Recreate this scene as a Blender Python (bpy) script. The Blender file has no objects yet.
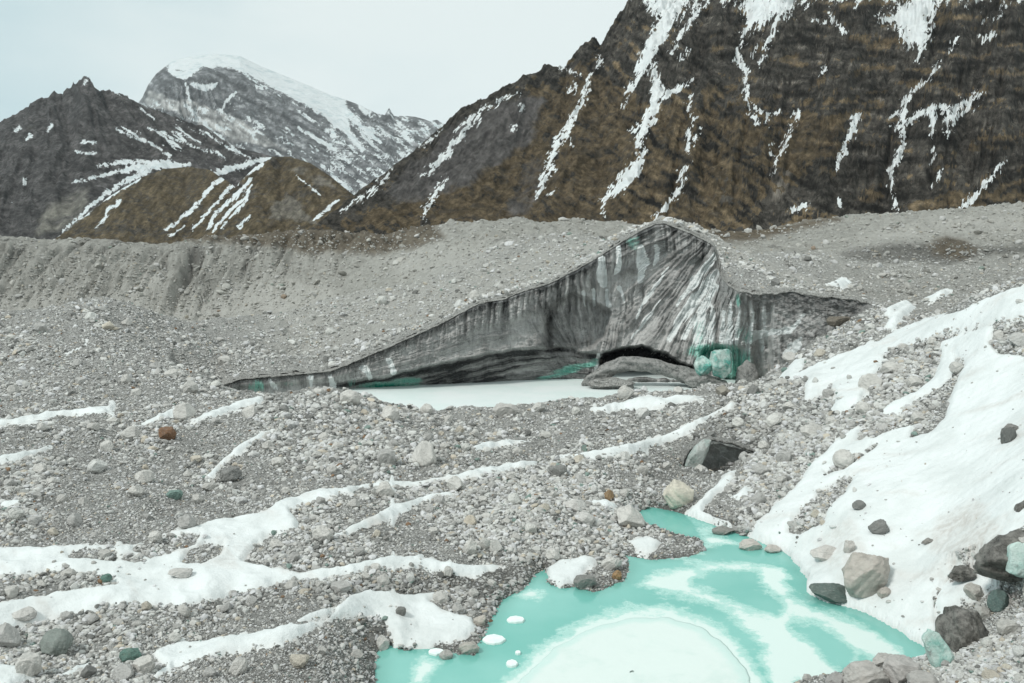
import bpy, bmesh, math, random, time
import numpy as np
from mathutils import Vector, Matrix
T0 = time.time()
random.seed(7)
RNG = np.random.default_rng(11)
S = bpy.context.scene
COL = S.collection

# ------------------------------------------------------------------ camera maths
F = 887.0
PITCH = math.radians(5.86)
EYE = 16.0                       # metres above the pond
CP, SP = math.cos(PITCH), math.sin(PITCH)

def P(px, py, D):
    px = np.asarray(px, float); py = np.asarray(py, float)
    cx = (px - 512) / F; cy = (341.5 - py) / F
    Y = CP + cy * SP
    return np.stack(np.broadcast_arrays(cx * D / Y, D + 0 * cx, EYE + (-SP + cy * CP) / Y * D), -1)

def proj(x, y, z):
    dz = z - EYE
    yc = y * CP - dz * SP
    up = y * SP + dz * CP
    yc = np.maximum(yc, 0.1)
    return 512 + F * x / yc, 341.5 - F * up / yc

def on_level(px, py, z=0.0):
    px = np.asarray(px, float); py = np.asarray(py, float)
    cy = (341.5 - py) / F
    D = (z - EYE) * (CP + cy * SP) / (-SP + cy * CP)
    return P(px, py, D)

# ------------------------------------------------------------------ noise
_ang = np.random.default_rng(3).random(4096) * 2 * np.pi
_GX, _GY = np.cos(_ang), np.sin(_ang)
_PT = np.random.default_rng(5).integers(0, 2**31, 4096)

def noise2(x, y, seed=0):
    x = np.asarray(x, float); y = np.asarray(y, float)
    x, y = np.broadcast_arrays(x, y)
    xi = np.floor(x).astype(np.int64); yi = np.floor(y).astype(np.int64)
    xf = x - xi; yf = y - yi
    u = xf * xf * xf * (xf * (xf * 6 - 15) + 10); v = yf * yf * yf * (yf * (yf * 6 - 15) + 10)
    def g(ix, iy, dx, dy):
        h = _PT[(ix + seed * 131) & 4095]
        h = _PT[(h + iy * 7 + seed * 17) & 4095] & 4095
        return _GX[h] * dx + _GY[h] * dy
    a = g(xi, yi, xf, yf); b = g(xi + 1, yi, xf - 1, yf)
    c = g(xi, yi + 1, xf, yf - 1); d = g(xi + 1, yi + 1, xf - 1, yf - 1)
    return ((a + (b - a) * u) + ((c + (d - c) * u) - (a + (b - a) * u)) * v) * 1.45

def fbm(x, y, octv=4, seed=0, gain=0.5, lac=2.03):
    r = 0; amp = 1.0; tot = 0
    for i in range(octv):
        r = r + amp * noise2(x * lac ** i + 13.7 * i, y * lac ** i - 7.1 * i, seed + i)
        tot += amp; amp *= gain
    return r / tot

def ridged(x, y, octv=4, seed=0, gain=0.5):
    r = 0; amp = 1.0; tot = 0
    for i in range(octv):
        r = r + amp * (1 - 2 * np.abs(noise2(x * 2.05 ** i + 3.3 * i, y * 2.05 ** i + 9.1 * i, seed + i)))
        tot += amp; amp *= gain
    return r / tot

def sstep(a, b, x):
    t = np.clip((x - a) / (b - a), 0, 1)
    return t * t * (3 - 2 * t)

def interp(pts, x):
    pts = np.array(pts, float)
    return np.interp(x, pts[:, 0], pts[:, 1])

def seg_dist(x, y, poly, closed):
    """distance to polyline, and (closed) inside flag"""
    d2 = np.full(x.shape, 1e18); inside = np.zeros(x.shape, bool)
    n = len(poly)
    for i in range(n if closed else n - 1):
        x0, y0 = poly[i][0], poly[i][1]; x1, y1 = poly[(i + 1) % n][0], poly[(i + 1) % n][1]
        dx, dy = x1 - x0, y1 - y0
        t = np.clip(((x - x0) * dx + (y - y0) * dy) / (dx * dx + dy * dy + 1e-12), 0, 1)
        d2 = np.minimum(d2, (x - x0 - t * dx) ** 2 + (y - y0 - t * dy) ** 2)
        if closed and y0 != y1:
            c = ((y0 > y) != (y1 > y)) & (x < (x1 - x0) * (y - y0) / (y1 - y0) + x0)
            inside ^= c
    return np.sqrt(d2), inside

def sdf(x, y, poly, reach=60):
    """signed distance, positive inside, clipped to +-reach"""
    p = np.array(poly, float)
    out = np.full(x.shape, -float(reach))
    m = (x > p[:, 0].min() - reach) & (x < p[:, 0].max() + reach) & (y > p[:, 1].min() - reach) & (y < p[:, 1].max() + reach)
    if m.any():
        d, i = seg_dist(x[m], y[m], poly, True)
        out[m] = np.clip(np.where(i, d, -d), -reach, reach)
    return out

def stroke(x, y, pts, reach=40):
    """pts (px,py,halfwidth): width minus distance, positive inside"""
    out = np.full(x.shape, -float(reach))
    p = np.array(pts, float)
    m = (x > p[:, 0].min() - reach) & (x < p[:, 0].max() + reach) & (y > p[:, 1].min() - reach) & (y < p[:, 1].max() + reach)
    if not m.any():
        return out
    xx, yy = x[m], y[m]
    best = np.full(xx.shape, -float(reach))
    for (x0, y0, w0), (x1, y1, w1) in zip(pts[:-1], pts[1:]):
        dx, dy = x1 - x0, y1 - y0
        t = np.clip(((xx - x0) * dx + (yy - y0) * dy) / (dx * dx + dy * dy + 1e-9), 0, 1)
        best = np.maximum(best, w0 + (w1 - w0) * t - np.hypot(xx - x0 - t * dx, yy - y0 - t * dy))
    out[m] = best
    return out

# ------------------------------------------------------------------ mesh helpers
def tag(o, label=None, cat=None, group=None, kind=None):
    if label: o['label'] = label
    if cat: o['category'] = cat
    if group: o['group'] = group
    if kind: o['kind'] = kind
    return o

def mesh_np(name, verts, faces, mat=None, attrs=None, parent=None, smooth=True, cattrs=None):
    verts = np.ascontiguousarray(verts, np.float32); faces = np.ascontiguousarray(faces, np.int32)
    k = faces.shape[1]
    me = bpy.data.meshes.new(name)
    me.vertices.add(len(verts)); me.vertices.foreach_set('co', verts.ravel())
    me.loops.add(faces.size); me.loops.foreach_set('vertex_index', faces.ravel())
    me.polygons.add(len(faces)); me.polygons.foreach_set('loop_start', np.arange(0, faces.size, k, dtype=np.int32))
    try:
        me.polygons.foreach_set('loop_total', np.full(len(faces), k, np.int32))
    except Exception:
        pass
    me.update(calc_edges=True)
    me.validate()
    me.polygons.foreach_set('use_smooth', np.full(len(me.polygons), smooth, bool))
    for an, av in (attrs or {}).items():
        a = me.attributes.new(an, 'FLOAT', 'POINT'); a.data.foreach_set('value', np.ascontiguousarray(av, np.float32).ravel())
    for an, av in (cattrs or {}).items():
        a = me.attributes.new(an, 'FLOAT_COLOR', 'POINT')
        c = np.ones((len(verts), 4), np.float32); c[:, :3] = av
        a.data.foreach_set('color', c.ravel())
    o = bpy.data.objects.new(name, me); COL.objects.link(o)
    if mat: me.materials.append(mat)
    if parent: o.parent = parent
    return o

def grid_faces(nr, nc, mask=None, flip=False):
    i = np.arange(nr * nc).reshape(nr, nc)
    f = np.stack([i[:-1, :-1], i[:-1, 1:], i[1:, 1:], i[1:, :-1]], -1).reshape(-1, 4)
    if mask is not None: f = f[mask.ravel()]
    return f[:, ::-1] if flip else f

def empty(name, loc):
    o = bpy.data.objects.new(name, None); o.empty_display_size = 0.3; o.location = loc; COL.objects.link(o); return o

# ------------------------------------------------------------------ material helpers
class NB:
    def __init__(s, name):
        s.m = bpy.data.materials.new(name); s.m.use_nodes = True
        s.t = s.m.node_tree; s.t.nodes.clear()
        s.out = s.t.nodes.new('ShaderNodeOutputMaterial')
        s.b = s.t.nodes.new('ShaderNodeBsdfPrincipled')
        s.t.links.new(s.b.outputs[0], s.out.inputs[0])
        s._tc = None
    def put(s, sock, v):
        if hasattr(v, 'is_output') or isinstance(v, bpy.types.NodeSocket): s.t.links.new(v, sock)
        elif isinstance(v, (tuple, list)) and len(v) == 3 and sock.type == 'RGBA': sock.default_value = (*v, 1)
        else: sock.default_value = v
    def coord(s):
        if s._tc is None:
            s._tc = s.t.nodes.new('ShaderNodeTexCoord').outputs['Object']
        return s._tc
    def mapped(s, scale, rot=(0, 0, 0)):
        n = s.t.nodes.new('ShaderNodeMapping'); n.inputs['Scale'].default_value = scale; n.inputs['Rotation'].default_value = rot
        s.put(n.inputs[0], s.coord()); return n.outputs[0]
    def attr(s, name, col=False):
        n = s.t.nodes.new('ShaderNodeAttribute'); n.attribute_name = name
        return n.outputs['Color' if col else 'Fac']
    def noise(s, scale, detail=4, rough=0.55, vec=None, w=0.0):
        n = s.t.nodes.new('ShaderNodeTexNoise'); n.noise_dimensions = '3D'
        n.inputs['Scale'].default_value = scale; n.inputs['Detail'].default_value = detail; n.inputs['Roughness'].default_value = rough
        s.put(n.inputs['Vector'], vec if vec is not None else s.coord()); return n.outputs[0]
    def voro(s, scale, vec=None, feat='F1', out='Distance', rnd=1.0):
        n = s.t.nodes.new('ShaderNodeTexVoronoi'); n.feature = feat
        n.inputs['Scale'].default_value = scale; n.inputs['Randomness'].default_value = rnd
        s.put(n.inputs['Vector'], vec if vec is not None else s.coord()); return n.outputs[out]
    def math(s, op, a, b=0.0, c=0.0, clamp=False):
        n = s.t.nodes.new('ShaderNodeMath'); n.operation = op; n.use_clamp = clamp
        s.put(n.inputs[0], a); s.put(n.inputs[1], b)
        if op in ('MULTIPLY_ADD',): s.put(n.inputs[2], c)
        return n.outputs[0]
    def step(s, x, lo, hi, a=0.0, b=1.0):
        n = s.t.nodes.new('ShaderNodeMapRange'); n.interpolation_type = 'SMOOTHSTEP'
        s.put(n.inputs['Value'], x)
        n.inputs['From Min'].default_value = lo; n.inputs['From Max'].default_value = hi
        n.inputs['To Min'].default_value = a; n.inputs['To Max'].default_value = b
        return n.outputs[0]
    def mix(s, f, a, b, blend='MIX'):
        n = s.t.nodes.new('ShaderNodeMix'); n.data_type = 'RGBA'; n.blend_type = blend
        s.put(n.inputs[0], f); s.put(n.inputs[6], a); s.put(n.inputs[7], b); return n.outputs[2]
    def bump(s, h, strength=0.5, dist=0.1, nrm=None):
        n = s.t.nodes.new('ShaderNodeBump'); n.inputs['Strength'].default_value = strength; n.inputs['Distance'].default_value = dist
        s.put(n.inputs['Height'], h)
        if nrm is not None: s.put(n.inputs['Normal'], nrm)
        return n.outputs[0]
    def done(s, color, rough=0.9, normal=None, spec=0.3):
        s.put(s.b.inputs['Base Color'], color); s.put(s.b.inputs['Roughness'], rough)
        s.b.inputs['Specular IOR Level'].default_value = spec
        if normal is not None: s.put(s.b.inputs['Normal'], normal)
        return s.m

def mat_ground():
    n = NB('moraine_debris')
    g1 = n.noise(0.9, 6, 0.65); g2 = n.noise(7.0, 5, 0.7); v = n.voro(3.2); v2 = n.voro(8.5, out='Color'); v3 = n.voro(8.5)
    c = n.mix(n.step(g1, 0.35, 0.65), (0.40, 0.395, 0.375), (0.52, 0.515, 0.49))
    c = n.mix(n.step(g2, 0.3, 0.7), n.mix(0.4, c, (0.12, 0.118, 0.11)), c)
    sep = n.t.nodes.new('ShaderNodeSeparateColor'); n.put(sep.inputs[0], v2)
    c = n.mix(n.step(sep.outputs[0], 0.5, 1.0, 0, 0.7), c, (0.58, 0.575, 0.55))
    c = n.mix(n.step(sep.outputs[1], 0.75, 0.95, 0, 0.7), c, (0.12, 0.12, 0.113))
    far = n.noise(0.35, 8, 0.75)
    cw = n.mix(n.step(far, 0.35, 0.65), (0.315, 0.308, 0.282), (0.435, 0.428, 0.395))
    cw = n.mix(n.step(n.noise(0.9, 8, 0.8), 0.58, 0.7, 0, 0.6), cw, (0.53, 0.515, 0.475))
    cw = n.mix(n.step(n.noise(0.6, 8, 0.8, n.mapped((1, 1, 1.7))), 0.56, 0.66, 0, 0.6), cw, (0.15, 0.143, 0.122))
    c = n.mix(n.attr('warm'), c, cw)
    cd = n.mix(n.step(g2, 0.35, 0.7), (0.115, 0.112, 0.102), (0.22, 0.215, 0.2))
    c = n.mix(n.attr('wet_shade'), c, cd)
    c = n.mix(n.math('MULTIPLY', n.attr('pale'), n.step(far, 0.3, 0.6, 0.5, 1.0)), c, (0.50, 0.49, 0.455))
    cb = n.mix(n.step(far, 0.4, 0.6), (0.095, 0.075, 0.052), (0.17, 0.14, 0.10))
    c = n.mix(n.attr('brown'), c, cb)
    h = n.math('ADD', n.math('MULTIPLY', v3, -0.6), n.math('MULTIPLY', g2, 0.8))
    h = n.math('ADD', h, n.math('MULTIPLY', v, -0.6))
    b = n.bump(h, 0.9, 0.16)
    b = n.bump(far, 0.8, 1.2, b)
    return n.done(c, 0.95, b, 0.15)

def mat_stone(name='stone', per_object=False):
    n = NB(name)
    if per_object:
        oi = n.t.nodes.new('ShaderNodeObjectInfo'); base = oi.outputs['Color']
        sc = 1.3
    else:
        base = n.attr('tint', True); sc = 3.0
    k = n.noise(sc * 1.2, 6, 0.7); k2 = n.noise(sc * 5, 4, 0.7)
    c = n.mix(n.step(k, 0.3, 0.55), n.mix(0.25, base, (0.06, 0.06, 0.055)), base)
    c = n.mix(n.step(k2, 0.5, 0.75, 0, 0.35), c, (0.5, 0.49, 0.46))
    c = n.mix(n.step(n.noise(sc * 0.8, 3, 0.6), 0.62, 0.72, 0, 0.15), c, (0.22, 0.17, 0.11))
    if per_object:
        w = n.noise(1.0, 5, 0.6, n.mapped((2, 2, 9), (0.5, 0.3, 0)))
        c = n.mix(n.step(w, 0.5, 0.62, 0, 0.22), c, (0.16, 0.157, 0.15))
    h = n.math('ADD', n.math('MULTIPLY', k, 0.7), n.math('MULTIPLY', k2, 0.3))
    return n.done(c, 0.88, n.bump(h, 0.8, 0.12 if per_object else 0.06), 0.2)

def mat_snow():
    n = NB('snow')
    k = n.noise(0.35, 6, 0.65); k2 = n.noise(2.5, 5, 0.6); k3 = n.noise(14, 3, 0.6)
    c = n.mix(n.step(k, 0.4, 0.68), (0.74, 0.77, 0.765), (0.645, 0.675, 0.665))
    c = n.mix(n.math('MULTIPLY', n.step(k3, 0.62, 0.8), n.step(k, 0.45, 0.7, 0, 0.45)), c, (0.42, 0.41, 0.385))
    c = n.mix(n.attr('dirty'), c, n.mix(n.step(k2, 0.4, 0.6), (0.57, 0.55, 0.52), (0.68, 0.68, 0.66)))
    h = n.math('ADD', n.math('MULTIPLY', k2, 0.9), n.math('ADD', n.math('MULTIPLY', k3, 0.12), n.math('MULTIPLY', n.voro(1.1, n.mapped((1, 1.6, 1))), 0.5)))
    b = n.bump(h, 0.5, 0.2)
    n.b.inputs['Subsurface Weight'].default_value = 0.0
    return n.done(c, 0.6, b, 0.25)

def mat_mountain(name, rockA, rockB, grassA, grassB, screeA, screeB, sc, strata=0.0, snow_n=0.9, fall=0.5, gn=1.6, sg=0.75, snow_c=(0.76, 0.80, 0.81)):
    n = NB(name)
    k = n.noise(sc, 9, 0.7); k2 = n.noise(sc * 5, 7, 0.75)
    st = n.noise(sc * 1.4, 8, 0.7, n.mapped((0.35, 0.35, 3.2), (0.10, 0.16, 0)))
    k4 = n.noise(sc * 7.5, 6, 0.8); k5 = n.noise(sc * 2.4, 8, 0.75, n.mapped((1, 1, 0.6), (0, 0.5, 0)))
    rock = n.mix(n.step(k2, 0.43, 0.57), rockA, rockB)
    rock = n.mix(n.step(k5, 0.53, 0.6, 0, 0.7), rock, tuple(v * 0.42 for v in rockA))
    rock = n.mix(n.step(k4, 0.58, 0.7, 0, 0.6), rock, tuple(v * 2.1 for v in rockB))
    rock = n.mix(n.step(k4, 0.46, 0.38, 0, 0.7), rock, tuple(v * 0.3 for v in rockA))
    if strata:
        rock = n.mix(n.step(st, 0.46, 0.58, 0, strata), rock, tuple(v * 0.38 for v in rockA))
        st2 = n.noise(sc * 2.2, 7, 0.7, n.mapped((0.3, 0.3, 3.0), (0.13, 0.2, 0)))
        rock = n.mix(n.step(st2, 0.56, 0.64, 0, strata * 0.8), rock, tuple(v * 1.5 for v in rockB))
    grass = n.mix(n.step(k2, 0.42, 0.58), grassA, grassB)
    grass = n.mix(n.step(k4, 0.55, 0.63, 0, 0.65), grass, tuple(v * 0.4 for v in grassA))
    grass = n.mix(n.step(k4, 0.45, 0.36, 0, 0.5), grass, tuple(v * 1.5 for v in grassB))
    grass = n.mix(n.step(n.noise(sc * 2.6, 7, 0.7), 0.52, 0.6, 0, 0.6), grass, rockA)
    scree = n.mix(n.step(k2, 0.35, 0.65), screeA, screeB)
    rock = n.mix(n.math('MULTIPLY', n.attr('band'), 0.8), rock, tuple(v * 0.33 for v in rockA))
    grass = n.mix(n.math('MULTIPLY', n.attr('band'), 0.45), grass, rockA)
    rock = n.mix(n.attr('outcrop'), rock, tuple(v * 2.3 for v in rockB))
    g = n.math('ADD', n.attr('grass'), n.math('MULTIPLY', n.math('SUBTRACT', n.noise(sc * 3.5, 7, 0.72), 0.5), gn))
    c = n.mix(n.step(g, 0.42, 0.56), rock, grass)
    tone = n.math('POWER', 2.4, n.attr('tone'))
    s_ = n.math('ADD', n.attr('scree'), n.math('MULTIPLY', n.math('SUBTRACT', k, 0.5), 1.0))
    c = n.mix(n.step(s_, 0.35, 0.65), c, scree)
    c = n.mix(1.0, c, tone, 'MULTIPLY')
    sn = n.math('ADD', n.attr('snow'), n.math('MULTIPLY', n.math('SUBTRACT', n.noise(sc * 9, 6, 0.72, n.mapped((1, 1, 0.45), (0, fall, 0))), 0.5), snow_n * 3.4))
    sm = n.step(sn, -0.05, 0.05)
    c = n.mix(sm, c, n.mix(n.step(n.noise(sc * 2.5, 7, 0.72, n.mapped((1, 1, 2.2))), 0.48, 0.66, 0, sg), snow_c, tuple(v * f for v, f in zip(snow_c, (0.68, 0.76, 0.78)))))
    h = n.math('ADD', n.math('MULTIPLY', k, 0.5), n.math('ADD', n.math('MULTIPLY', k2, 0.4), n.math('MULTIPLY', k4, 0.12)))
    if strata: h = n.math('ADD', h, n.math('MULTIPLY', st, 0.5))
    return n.done(c, 0.93, n.bump(h, 0.9, 2.2 / sc * 0.12), 0.12)

def mat_ice_cliff():
    n = NB('dirty_glacier_ice')
    d = n.attr('dirt'); cl = n.attr('clean'); te = n.attr('teal')  # dirt also carries the painted shade of undercut, arch and cave
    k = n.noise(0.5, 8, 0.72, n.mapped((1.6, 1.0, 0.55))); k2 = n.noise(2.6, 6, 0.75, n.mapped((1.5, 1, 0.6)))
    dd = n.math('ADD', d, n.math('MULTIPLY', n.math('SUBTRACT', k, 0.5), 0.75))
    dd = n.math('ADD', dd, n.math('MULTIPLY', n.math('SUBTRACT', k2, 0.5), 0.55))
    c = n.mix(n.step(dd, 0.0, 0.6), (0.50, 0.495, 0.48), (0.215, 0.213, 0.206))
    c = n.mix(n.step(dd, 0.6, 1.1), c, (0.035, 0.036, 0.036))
    cl2 = n.math('ADD', cl, n.math('MULTIPLY', n.math('SUBTRACT', k2, 0.5), 0.7))
    c = n.mix(n.step(cl2, 0.35, 0.6), c, (0.74, 0.765, 0.755))
    te2 = n.math('ADD', te, n.math('MULTIPLY', n.math('SUBTRACT', k, 0.5), 0.6))
    c = n.mix(n.step(te2, 0.25, 0.55), c, n.mix(n.step(te2, 0.45, 1.0), (0.26, 0.52, 0.44), (0.0, 0.24, 0.17)))
    sp = n.voro(2.2, out='Distance')
    c = n.mix(n.step(sp, 0.16, 0.05, 0, 0.7), c, (0.42, 0.41, 0.4))
    r = n.step(k2, 0.3, 0.7, 0.35, 0.75)
    return n.done(c, r, n.bump(n.math('ADD', k, n.math('MULTIPLY', k2, 0.5)), 0.8, 0.35), 0.45)

def mat_ice_block(name, pale, deep, dirt, dirt_amt, crack=0.3):
    n = NB(name)
    k = n.noise(0.7, 7, 0.7); k2 = n.noise(3.0, 6, 0.7); cr = n.voro(0.9, n.mapped((1, 1, 0.5)), feat='DISTANCE_TO_EDGE')
    c = n.mix(n.step(k, 0.4, 0.62), pale, deep)
    c = n.mix(n.step(k2, 0.62 - 0.35 * dirt_amt, 0.85 - 0.35 * dirt_amt), c, dirt)
    c = n.mix(n.math('MULTIPLY', n.step(cr, 0.02, 0.0, 0, crack), n.step(k2, 0.4, 0.6)), c, (0.8, 0.86, 0.84))
    return n.done(c, n.step(k2, 0.3, 0.7, 0.2, 0.6), n.bump(n.math('ADD', k, k2), 0.7, 0.2), 0.5)

def mat_pond():
    n = NB('milky_meltwater')
    ice = n.attr('ice'); k = n.noise(0.5, 7, 0.65); k2 = n.noise(2.2, 6, 0.7)
    v = n.math('ADD', ice, n.math('MULTIPLY', n.math('SUBTRACT', k, 0.5), 1.3))
    v = n.math('ADD', v, n.math('MULTIPLY', n.math('SUBTRACT', k2, 0.5), 1.1))
    v = n.math('ADD', v, n.math('MULTIPLY', n.math('SUBTRACT', n.noise(7, 5, 0.75), 0.5), 0.5))
    water = n.mix(n.step(n.noise(0.12, 4, 0.5), 0.35, 0.65), (0.155, 0.46, 0.40), (0.235, 0.54, 0.48))
    water = n.mix(n.attr('shoal'), water, (0.11, 0.34, 0.285))
    c = n.mix(n.step(v, 0.02, 0.34, 0, 0.75), water, (0.45, 0.69, 0.63))
    c = n.mix(n.step(v, 0.42, 0.74), c, (0.66, 0.775, 0.735))
    rg = n.step(v, 0.1, 0.6, 0.10, 0.5)
    return n.done(c, rg, n.bump(k2, 0.12, 0.05), 0.35)

def mat_plain_ice(name, a, b, sc=0.5, rough=0.5):
    n = NB(name)
    k = n.noise(sc, 7, 0.65); k2 = n.noise(sc * 8, 5, 0.7)
    c = n.mix(n.step(k, 0.35, 0.68), a, b)
    c = n.mix(n.step(k2, 0.6, 0.8, 0, 0.35), c, tuple(x * 0.8 for x in a))
    return n.done(c, rough, n.bump(k2, 0.3, 0.04), 0.3)

def mat_plate():
    n = NB('white_pond_ice')
    e = n.attr('edge'); k = n.noise(0.8, 7, 0.7); k2 = n.noise(5, 5, 0.7)
    v = n.math('ADD', e, n.math('MULTIPLY', n.math('SUBTRACT', k, 0.5), 0.9))
    c = n.mix(n.step(v, 0.25, 0.75), (0.58, 0.735, 0.69), (0.69, 0.77, 0.735))
    c = n.mix(n.step(n.noise(0.45, 8, 0.72), 0.5, 0.66, 0, 0.55), c, (0.58, 0.70, 0.655))
    c = n.mix(n.step(k2, 0.55, 0.75, 0, 0.35), c, (0.76, 0.79, 0.775))
    c = n.mix(n.step(n.noise(9, 5, 0.75), 0.66, 0.78, 0, 0.5), c, (0.45, 0.46, 0.44))
    return n.done(c, 0.55, n.bump(k2, 0.25, 0.03), 0.3)

M_GROUND = mat_ground(); M_STONE = mat_stone('rubble_stone'); M_BOULDER = mat_stone('boulder_rock', True); M_SNOW = mat_snow()
M_CLIFF = mat_ice_cliff(); M_POND = mat_pond(); M_PLATE = mat_plate()
M_LAKE = mat_plain_ice('frozen_lake', (0.75, 0.79, 0.78), (0.66, 0.755, 0.73), 0.12, 0.5)
M_FLOE = mat_plain_ice('floe_ice', (0.85, 0.9, 0.88), (0.72, 0.84, 0.81), 2.0)
M_TEAL = mat_ice_block('turquoise_ice', (0.56, 0.68, 0.63), (0.05, 0.37, 0.30), (0.36, 0.38, 0.36), 0.42)
M_SLAB = mat_ice_block('dirty_ice_slab', (0.20, 0.20, 0.19), (0.10, 0.105, 0.10), (0.30, 0.295, 0.28), 0.75, 0.0)
M_DARKICE = mat_ice_block('silty_ice', (0.085, 0.08, 0.07), (0.05, 0.047, 0.042), (0.23, 0.22, 0.20), 0.62, 0.0)
M_SEAM = mat_ice_block('clear_ice_seam', (0.60, 0.73, 0.68), (0.20, 0.46, 0.40), (0.24, 0.25, 0.24), 0.25)
M_HOLLOW = mat_ice_block('hollow_ice', (0.30, 0.31, 0.295), (0.13, 0.14, 0.133), (0.24, 0.238, 0.225), 0.5)
M_LENS = mat_ice_block('ice_lens', (0.46, 0.49, 0.465), (0.24, 0.32, 0.29), (0.36, 0.36, 0.34), 0.5)

# ------------------------------------------------------------------ cliff curves (photo columns -> real positions)
RIM = [(215, 388), (228, 383), (240, 379), (262, 377), (300, 374), (330, 371), (348, 364), (365, 357), (400, 342), (440, 324), (480, 303), (505, 299), (520, 292),
       (548, 284), (570, 273), (590, 262), (620, 243), (640, 231), (655, 224), (664, 223), (690, 233), (710, 243), (715, 247), (717, 262), (720, 275), (728, 285),
       (738, 291), (760, 294), (790, 291), (800, 293), (830, 297), (855, 299), (872, 304)]
_rx = np.arange(215, 873, 1.5)
_r0 = np.array(RIM, float)
_ry = np.interp(_rx, _r0[:, 0], _r0[:, 1])
_ry = _ry + (0.9 + 1.6 * sstep(730, 745, _rx)) * fbm(_rx / 11, 0 * _rx, 4, 287, 0.6) * sstep(215, 235, _rx) * (1 - 0.7 * sstep(640, 660, _rx) * (1 - sstep(712, 720, _rx)))
RIM = list(zip(_rx.tolist(), _ry.tolist()))
RIM_D = [(215, 97), (330, 100), (400, 102), (480, 105), (548, 109), (600, 113), (640, 116), (664, 117), (700, 114.5), (716, 111), (728, 105), (740, 102), (760, 100.5), (800, 97), (872, 92)]
FOOT = [(215, 399), (240, 396), (330, 393), (400, 391), (500, 387), (600, 384), (690, 384), (740, 382), (765, 380), (780, 372), (800, 352), (820, 335), (850, 318), (872, 306)]
def foot_depth(px):
    py = interp(FOOT, px)
    d = on_level(px, py)[..., 1]
    d2 = interp([(765, 104), (780, 100), (800, 96.2), (820, 95), (850, 92.6), (872, 91.6)], px)
    w = sstep(760, 775, px)
    return d * (1 - w) + np.minimum(d2, 104) * w

# ------------------------------------------------------------------ ice cliff
cliff = empty('ice_cliff', tuple(P(560, 386, 106.0)))
tag(cliff, 'long dirty grey ice cliff with fluted face rising to a peak behind the frozen lake', 'ice cliff')
co = np.array(cliff.location)
NU, NV = 900, 300
pu = np.concatenate([np.linspace(218, 700, 640), np.linspace(700.5, 742, 120), np.linspace(742.7, 872, NU - 760)])
vv_ = np.linspace(0, 1, NV)
PU, VV = np.meshgrid(pu, vv_)
pyt = interp(RIM, PU) + 1.2; pyb = interp(FOOT, PU) + 1.5
PYc = pyb + (pyt - pyb) * VV
Db = foot_depth(PU); Dt = interp(RIM_D, PU)
H = np.maximum(pyb - pyt, 1)
prof = VV ** 0.85
Dc = Db + (Dt - Db) * prof
bowl = np.exp(-((PU - 630) / 75) ** 2)
Dc = Dc + 2.6 * bowl * np.sin(np.pi * VV) ** 1.2
x_, y_ = PU, PYc
wx = x_ + 6 * fbm(x_ / 45, y_ / 45, 3, 301); wy = y_ + 6 * fbm(x_ / 45, y_ / 45, 3, 305)
# flow-line coordinates
s1 = np.arctan2(wx - 752, np.maximum(wy - 190, 3)) * 110          # right: fan leaning to the upper right
s2 = np.arctan2(wx - 598, np.maximum(425 - wy, 8)) * 105          # middle: runnels gathering downward
s3 = wx                                                         # left and far right: hanging flutes
wR = sstep(605, 650, x_) * (1 - sstep(755, 778, x_)); wM = sstep(500, 540, x_) * (1 - sstep(605, 650, x_)); wL = 1 - wR - wM
wL = np.clip(wL, 0, 1)
def streak(k, kv, seed, octv=4):
    return wR * fbm(s1 * k, y_ * kv, octv, seed, 0.6) + wM * fbm(s2 * k, y_ * kv, octv, seed + 7, 0.6) + wL * fbm(s3 * k, y_ * kv, octv, seed + 14, 0.6)
hn_ = (PYc - pyt) / np.maximum(H, 1)
layL = sstep(335, 380, x_) * (1 - sstep(505, 560, x_))
drip = np.exp(-np.maximum(PYc - pyt, 0) / 11.0)
layers = fbm(hn_ * 9 + 0.5 * fbm(x_ / 30, y_ / 30, 3, 441), x_ * 0.010 + 3, 5, 443, 0.62)
st_big = streak(0.09, 0.012, 311, 3); st_mid = streak(0.28, 0.016, 331, 4); st_fine = streak(0.7, 0.04, 351, 3)
kl = layL * (1 - drip)
st_big = st_big * (1 - kl) + 0.7 * layers * kl; st_mid = st_mid * (1 - 0.85 * kl); st_fine = st_fine * (1 - 0.6 * kl) + 0.4 * kl * fbm(hn_ * 34, x_ * 0.02, 4, 447, 0.6)
fr_ = sstep(766, 790, x_)
st_big = st_big * (1 - fr_); st_mid = st_mid * (1 - 0.8 * fr_); st_fine = st_fine * (1 - 0.6 * fr_)
lump = fbm(x_ / 16, y_ / 12, 5, 371, 0.6)
below_rim = PYc - pyt                     # pixels under the edge
# layered foot
BL = interp([(215, 385), (330, 382), (380, 377), (430, 366), (480, 355), (520, 349), (560, 347), (600, 353), (640, 350), (690, 366), (760, 375), (870, 400)], x_) + 2.5 * fbm(x_ / 18, 0 * y_, 3, 381)
q = y_ - BL
foot = sstep(-2, 4, q) * sstep(300, 345, x_) * (1 - sstep(605, 640, x_))
lay = fbm(q * 0.30 + 0.05 * x_ * 0.35, x_ * 0.018, 4, 391, 0.6)
# vertical columns below the rim
topband = sstep(30, 18, below_rim + 5 * noise2(x_ / 13, 0 * y_, 5)) * sstep(430, 480, x_) * (1 - sstep(700, 720, x_))
cols = fbm(wx * 0.16, y_ * 0.012, 3, 401, 0.6)
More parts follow.
